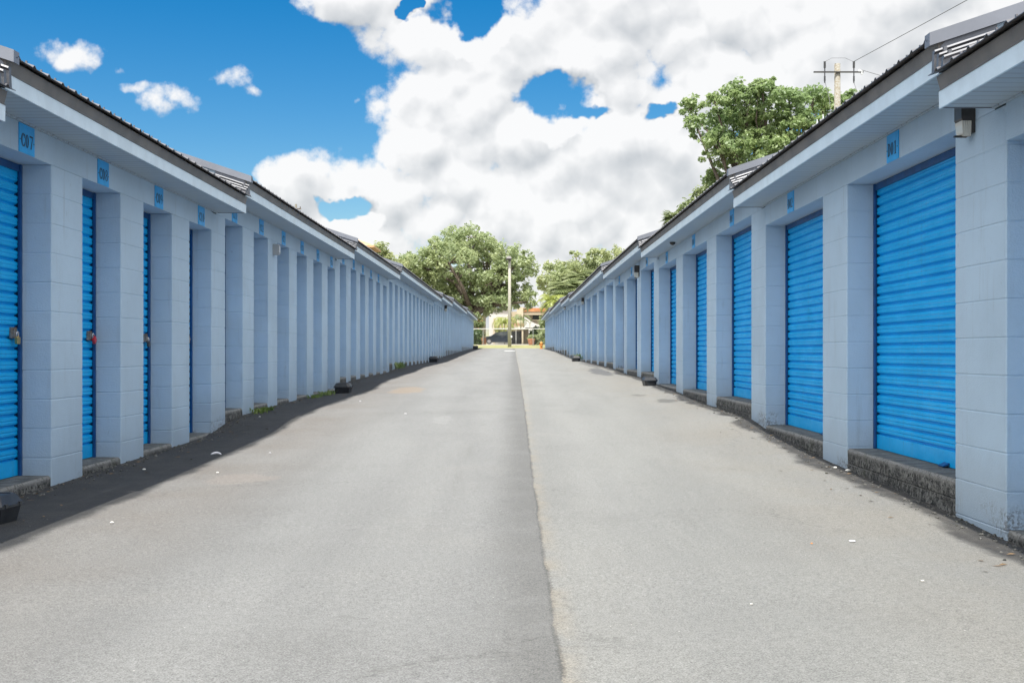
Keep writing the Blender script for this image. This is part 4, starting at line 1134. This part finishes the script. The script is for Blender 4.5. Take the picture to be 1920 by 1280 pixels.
# ------------------------------------------------------------------ dark car behind the fence
def car():
    d = 146.; k = d / F; x0 = (903 - CX) * k; z0 = zg(0, d) + .01; L = 4.6
    t = thing('parked_car', (x0 + L / 2, d, z0), 'dark blue car parked side on behind the fence left of the centre pole', 'car')
    def shell(pr, hw0, hw1, zsplit):
        mb = MB(); n = len(pr); vs = []
        for sgn in (-1, 1):
            for (a, b) in pr:
                hw = hw0 if b < zsplit else hw1 + (hw0 - hw1) * max(0, 1 - (b - zsplit) / .5)
                vs.append((x0 + a, d + .9 + sgn * hw, z0 + b))
        fs = [tuple(range(n)), tuple(range(2 * n - 1, n - 1, -1))] + [(i, n + i, n + (i + 1) % n, (i + 1) % n) for i in range(n)]
        mb.add(vs, fs); return mb
    def arch(cx, r=.36):
        return [(cx - r * math.cos(a), .30 + r * math.sin(a)) for a in np.linspace(-.25, math.pi + .25, 9)]
    body = [(.02, .35), (.10, .28)] + arch(.88) + arch(3.66) + [(4.50, .30), (4.58, .45), (4.57, .80), (4.48, 1.02), (3.9, 1.02), (2.0, .99), (1.15, .97), (.45, .86), (.10, .72), (.02, .55)]
    b = shell(body, .88, .80, .75).build('body', 'car', t)
    cab = [(1.12, .975), (1.60, 1.28), (2.0, 1.44), (2.8, 1.50), (3.6, 1.46), (4.15, 1.25), (4.46, 1.03)]
    shell(cab, .80, .66, 1.0).build('roof', 'car', t)
    for wnd in ([(1.42, 1.03), (1.78, 1.27), (2.05, 1.39), (2.55, 1.43), (2.55, 1.03)], [(2.62, 1.03), (2.62, 1.43), (3.3, 1.42), (3.3, 1.03)], [(3.37, 1.03), (3.37, 1.41), (3.75, 1.33), (4.10, 1.06)]):
        mb = MB(); vs = []
        for (a, bb) in wnd:
            hw = .66 + .14 * max(0, 1 - (bb - 1.0) / .5); vs.append((x0 + a, d + .9 - hw - .008, z0 + bb))
        for (a, bb) in wnd: vs.append((x0 + a, d + .9 - .5, z0 + bb))
        n = len(wnd); mb.add(vs, [tuple(range(n)), tuple(range(2 * n - 1, n - 1, -1))] + [(i, n + i, n + (i + 1) % n, (i + 1) % n) for i in range(n)])
        mb.build('side_window', 'carglass', t)
    for cx in (.88, 3.66):
        for sy in (0.04, 1.56):
            w = bpy.data.objects.new('wheel', None); col.objects.link(w); w.parent = t
            w.location = Vector((x0 + cx, d + sy + .1, z0 + .33)) - WL(t)
            mb = MB(); mb.tube([(x0 + cx, d + sy, z0 + .33), (x0 + cx, d + sy + .2, z0 + .33)], .33, 20); mb.build('tyre', 'tyre', w)
            mb = MB(); mb.tube([(x0 + cx, d + sy - .01, z0 + .33), (x0 + cx, d + sy + .1, z0 + .33)], .21, 14); mb.build('rim', 'rim', w)
    mb = MB(); mb.box(x0 + .03, x0 + .35, d + .035, d + .3, z0 + .62, z0 + .74); mb.build('headlight', 'lamp_w', t)
    mb = MB(); mb.box(x0 + 1.55, x0 + 1.75, d - .12, d + .1, z0 + 1.0, z0 + 1.13); mb.build('mirror', 'car', t)
    for a in (2.35, 3.2):
        mb = MB(); mb.box(x0 + a, x0 + a + .18, d - .005, d + .05, z0 + .88, z0 + .91); mb.build('handle', 'rim', t)
car()

# ------------------------------------------------------------------ house with tan hip roof
d = 100.; k = d / F
xr1 = (644 - CX) * k; xe1 = (702 - CX) * k; ze = (CY - 460) * k; zr_ = (CY - 438.5) * k; W2 = xe1 - xr1
t = thing('tan_roof_house', ((600 - CX) * k, d, zg(-15, d)), 'building with tan tiled hip roof showing above the left row', 'building')
xe0 = xe1 - 12; xr0 = xe0 + W2; y0, y1 = d, d + 2 * W2 * 1.0; ym = (y0 + y1) / 2
mb = MB(); mb.add([(xe0, y0, ze), (xe1, y0, ze), (xe1, y1, ze), (xe0, y1, ze), (xr0, ym, zr_ + .1), (xr1, ym, zr_ + .1), (xe0, y0, ze - .15), (xe1, y0, ze - .15), (xe1, y1, ze - .15), (xe0, y1, ze - .15)],
                  [(0, 1, 5, 4), (1, 2, 5), (2, 3, 4, 5), (3, 0, 4), (6, 7, 1, 0), (7, 8, 2, 1), (8, 9, 3, 2), (9, 6, 0, 3), (9, 8, 7, 6)]); mb.build('roof', 'tan', t)
mb = MB(); mb.box(xe0 + .5, xe1 - .5, y0 + .5, y1 - .5, zg(-15, d) - .2, ze - .151); mb.build('wall', 'cream', t)
for q in range(4):
    mb = MB(); x = xe0 + 1.6 + q * 2.6; mb.box(x, x + 1.2, y0 + .45, y0 + .499, ze - 2.2, ze - .9); mb.build('window', 'window', t)

# ------------------------------------------------------------------ sky with clouds
SUN_DIR = Vector((-.12, -.50, 1.0)).normalized()     # towards the sun
elev = math.asin(SUN_DIR.z); rot = math.atan2(SUN_DIR.x, SUN_DIR.y)
w = bpy.data.worlds.new('World'); scene.world = w; w.use_nodes = True
nt = w.node_tree; nt.nodes.clear(); g = N(nt)
out = g.n('ShaderNodeOutputWorld'); bg = g.n('ShaderNodeBackground'); nt.links.new(bg.outputs[0], out.inputs[0])
sky = g.n('ShaderNodeTexSky'); sky.sky_type = 'NISHITA'; sky.sun_disc = False
sky.sun_elevation = elev; sky.sun_rotation = rot; sky.air_density = 1.0; sky.dust_density = .4; sky.ozone_density = 1.6
STR = .11
bg.inputs[1].default_value = STR

def dirv(px, py): return Vector(((px - CX) / F, 1, (CY - py) / F)).normalized()
POS = [(1250, 50, 330, 135, 0), (1560, 60, 300, 110, 0), (1060, 90, 200, 95, 0), (1400, 150, 260, 90, 0), (1720, 0, 120, 70, 0), (720, 0, 120, 52, 0), (800, 75, 115, 60, 0), (880, 150, 100, 60, 0),
       (860, 200, 150, 70, 0), (960, 262, 120, 66, 0), (800, 275, 80, 55, 0), (1190, 265, 100, 78, 0), (1270, 320, 120, 90, 0), (1300, 180, 110, 60, 0), (562, 345, 70, 56, 0), (690, 375, 120, 68, 0), (850, 340, 110, 60, 0), (940, 420, 270, 110, 0),
       (1180, 430, 260, 130, 0), (640, 450, 190, 62, 0), (1000, 540, 520, 90, 0), (200, 600, 600, 60, .2), (1700, 560, 500, 110, .2), (1600, 185, 60, 30, .1), (1900, 12, 60, 22, .1),
       (1060, 330, 110, 80, 0), (130, 106, 92, 34, .95), (312, 182, 62, 40, .95), (250, 166, 60, 14, .95), (228, 138, 28, 16, .95), (440, 142, 68, 30, .95), (480, 168, 30, 20, .75), (674, 192, 14, 11, .8)]
NEG = [(880, 28, 60, 38), (1045, 185, 62, 42), (645, 395, 44, 20), (1090, 210, 46, 20), (1240, 208, 25, 16), (770, 15, 16, 14)]

grp = bpy.data.node_groups.new('cloud_field', 'ShaderNodeTree')
grp.interface.new_socket('Vector', in_out='INPUT', socket_type='NodeSocketVector')
grp.interface.new_socket('Field', in_out='OUTPUT', socket_type='NodeSocketFloat')
grp.interface.new_socket('Soft', in_out='OUTPUT', socket_type='NodeSocketFloat')
G = N(grp); gi = G.n('NodeGroupInput'); go = G.n('NodeGroupOutput'); p_ = gi.outputs[0]
warp = G.vec('SCALE', G.vec('SUBTRACT', G.noise(p_, 22, 4, .6, out=1), (.5, .5, .5)), .022)
pw = G.vec('ADD', p_, warp)
acc = None
for (cx_, cy_, rx, ry, less) in POS:
    c = dirv(cx_, cy_)
    q = G.vec('MULTIPLY', G.vec('SUBTRACT', pw, tuple(c)), (F / rx, 3., F / ry))
    v = G.math('SUBTRACT', 1. - less, G.vec('DOT_PRODUCT', q, q, out=1))
    if acc is None: acc = v
    else:
        acc = G.math('SMOOTH_MAX', acc, v, .25)
acc = G.math('MAXIMUM', acc, -1.5)
pn = G.vec('ADD', p_, G.vec('SCALE', warp, 2.2))
for (cx_, cy_, rx, ry) in NEG:
    c = dirv(cx_, cy_)
    q = G.vec('MULTIPLY', G.vec('SUBTRACT', pn, tuple(c)), (F / rx, 3., F / ry))
    v = G.math('SUBTRACT', G.vec('DOT_PRODUCT', q, q, out=1), 1.3)
    acc = G.math('SMOOTH_MIN', acc, v, .2)
# clouds in the rest of the sky, added and thickened for fill light, outside the photographed part
xx, yy_, zz = G.sep(p_)
els = G.math('SUBTRACT', G.math('MULTIPLY', G.noise(p_, 3.2, 4), 6.), 2.3)
wt = G.remap(yy_, .80, .55)
acc = G.math('ADD', G.math('MULTIPLY', acc, G.math('SUBTRACT', 1., wt)), G.math('MULTIPLY', els, wt))
# billows: creased noise has round tops and sharp valleys
def crease(v_, sc_, det): return G.math('ABSOLUTE', G.math('MULTIPLY', G.math('SUBTRACT', G.noise(v_, sc_, det, .5), .5), 2.))
b1 = crease(p_, 13, 1)
vw = G.vec('ADD', p_, G.vec('SCALE', warp, .45))
def puff(sc_):
    x = G.n('ShaderNodeTexVoronoi'); x.feature = 'F1'; x.inputs['Scale'].default_value = sc_; G.set(x.inputs['Vector'], vw)
    d_ = x.outputs['Distance']; return G.math('SUBTRACT', .45, G.math('MULTIPLY', d_, d_))
soft = G.math('ADD', acc, G.math('ADD', G.math('MULTIPLY', b1, 1.1), G.math('ADD', G.math('MULTIPLY', puff(24.), 1.15), G.math('ADD', G.math('MULTIPLY', puff(58.), .42), G.math('MULTIPLY', puff(130.), .12)))))
soft = G.math('SUBTRACT', soft, .25)
fb = G.math('SUBTRACT', G.noise(p_, 75, 5, .6), .5)
fld = G.math('ADD', G.math('ADD', soft, .12), G.math('MULTIPLY', fb, 1.3))
G.nt.links.new(fld, go.inputs[0]); G.nt.links.new(soft, go.inputs[1])

tc = g.coord('Generated')
def field(v):
    x = g.n('ShaderNodeGroup'); x.node_tree = grp; g.set(x.inputs[0], v); return x.outputs
o0 = field(tc); f0 = o0[0]
o1 = field(g.vec('ADD', tc, (-.005, 0, .012)))
alpha = g.remap(f0, -.15, .55)
slope = g.math('SUBTRACT', g.math('MINIMUM', o0[1], 3.), g.math('MAXIMUM', o1[1], -.2))
lowf = g.noise(g.vec('ADD', g.vec('MULTIPLY', tc, (1., 1., 2.2)), (.3, .1, .7)), 4.6, 2, .45)
base_g = g.remap(lowf, .44, .64, 0., 1.)
thick = g.remap(o0[1], .3, 1.3)
lum = g.math('ADD', .90, g.math('MULTIPLY', slope, .80))
lum = g.math('SUBTRACT', lum, g.math('MULTIPLY', g.math('MULTIPLY', thick, base_g), .40))
lum = g.math('ADD', lum, g.math('MULTIPLY', g.math('SUBTRACT', f0, o0[1]), .10))
lum = g.math('MINIMUM', g.math('MAXIMUM', lum, .0), 1.0)
cc = g.mix(lum, (.48, .52, .56), (1.02, 1.02, 1.02))
K = 1.0 / STR
skyc = g.n('ShaderNodeHueSaturation'); skyc.inputs['Saturation'].default_value = 1.60; skyc.inputs['Value'].default_value = .535
nt.links.new(sky.outputs[0], skyc.inputs['Color'])
sd = g.math('MAXIMUM', g.vec('DOT_PRODUCT', tc, tuple(SUN_DIR), out=1), 0.)
glow = g.math('ADD', 1., g.math('MULTIPLY', g.math('MULTIPLY', sd, sd), 2.4))   # clouds towards the sun brightened to add fill on the shaded walls
CLOUDV = g.vec('SCALE', cc, g.math('MULTIPLY', glow, K * .45))
colr = g.mix(g.math('MULTIPLY', alpha, .97), skyc.outputs[0], CLOUDV)
nt.links.new(colr, bg.inputs[0])
w.cycles.sampling_method = 'MANUAL'; w.cycles.sample_map_resolution = 512

sun = bpy.data.lights.new('sun', 'SUN'); sun.energy = 2.9; sun.angle = R(.53); sun.color = (1.0, .955, .88)
so_ = bpy.data.objects.new('sun', sun); col.objects.link(so_); so_.location = (0, 0, 40)
so_.rotation_euler = SUN_DIR.to_track_quat('Z', 'Y').to_euler()

# ------------------------------------------------------------------ camera
cam = bpy.data.cameras.new('camera'); co = bpy.data.objects.new('camera', cam); col.objects.link(co)
cam.sensor_width = 36; cam.lens = F / 1920 * 36
co.location = (0, 0, 0); co.rotation_euler = (R(90), 0, 0)
cam.shift_x = (960 - CX) / 1920; cam.shift_y = (CY - 640) / 1920
cam.clip_start = .05; cam.clip_end = 5000
scene.camera = co

for o in list(col.objects):
    if o.parent is None: o.location.z += EYE

scene.view_settings.view_transform = 'Standard'; scene.view_settings.look = 'None'
scene.view_settings.exposure = 1.10; scene.view_settings.gamma = 1; scene.view_settings.use_curve_mapping = False
scene.cycles.max_bounces = 6; scene.cycles.diffuse_bounces = 4; scene.cycles.transparent_max_bounces = 8
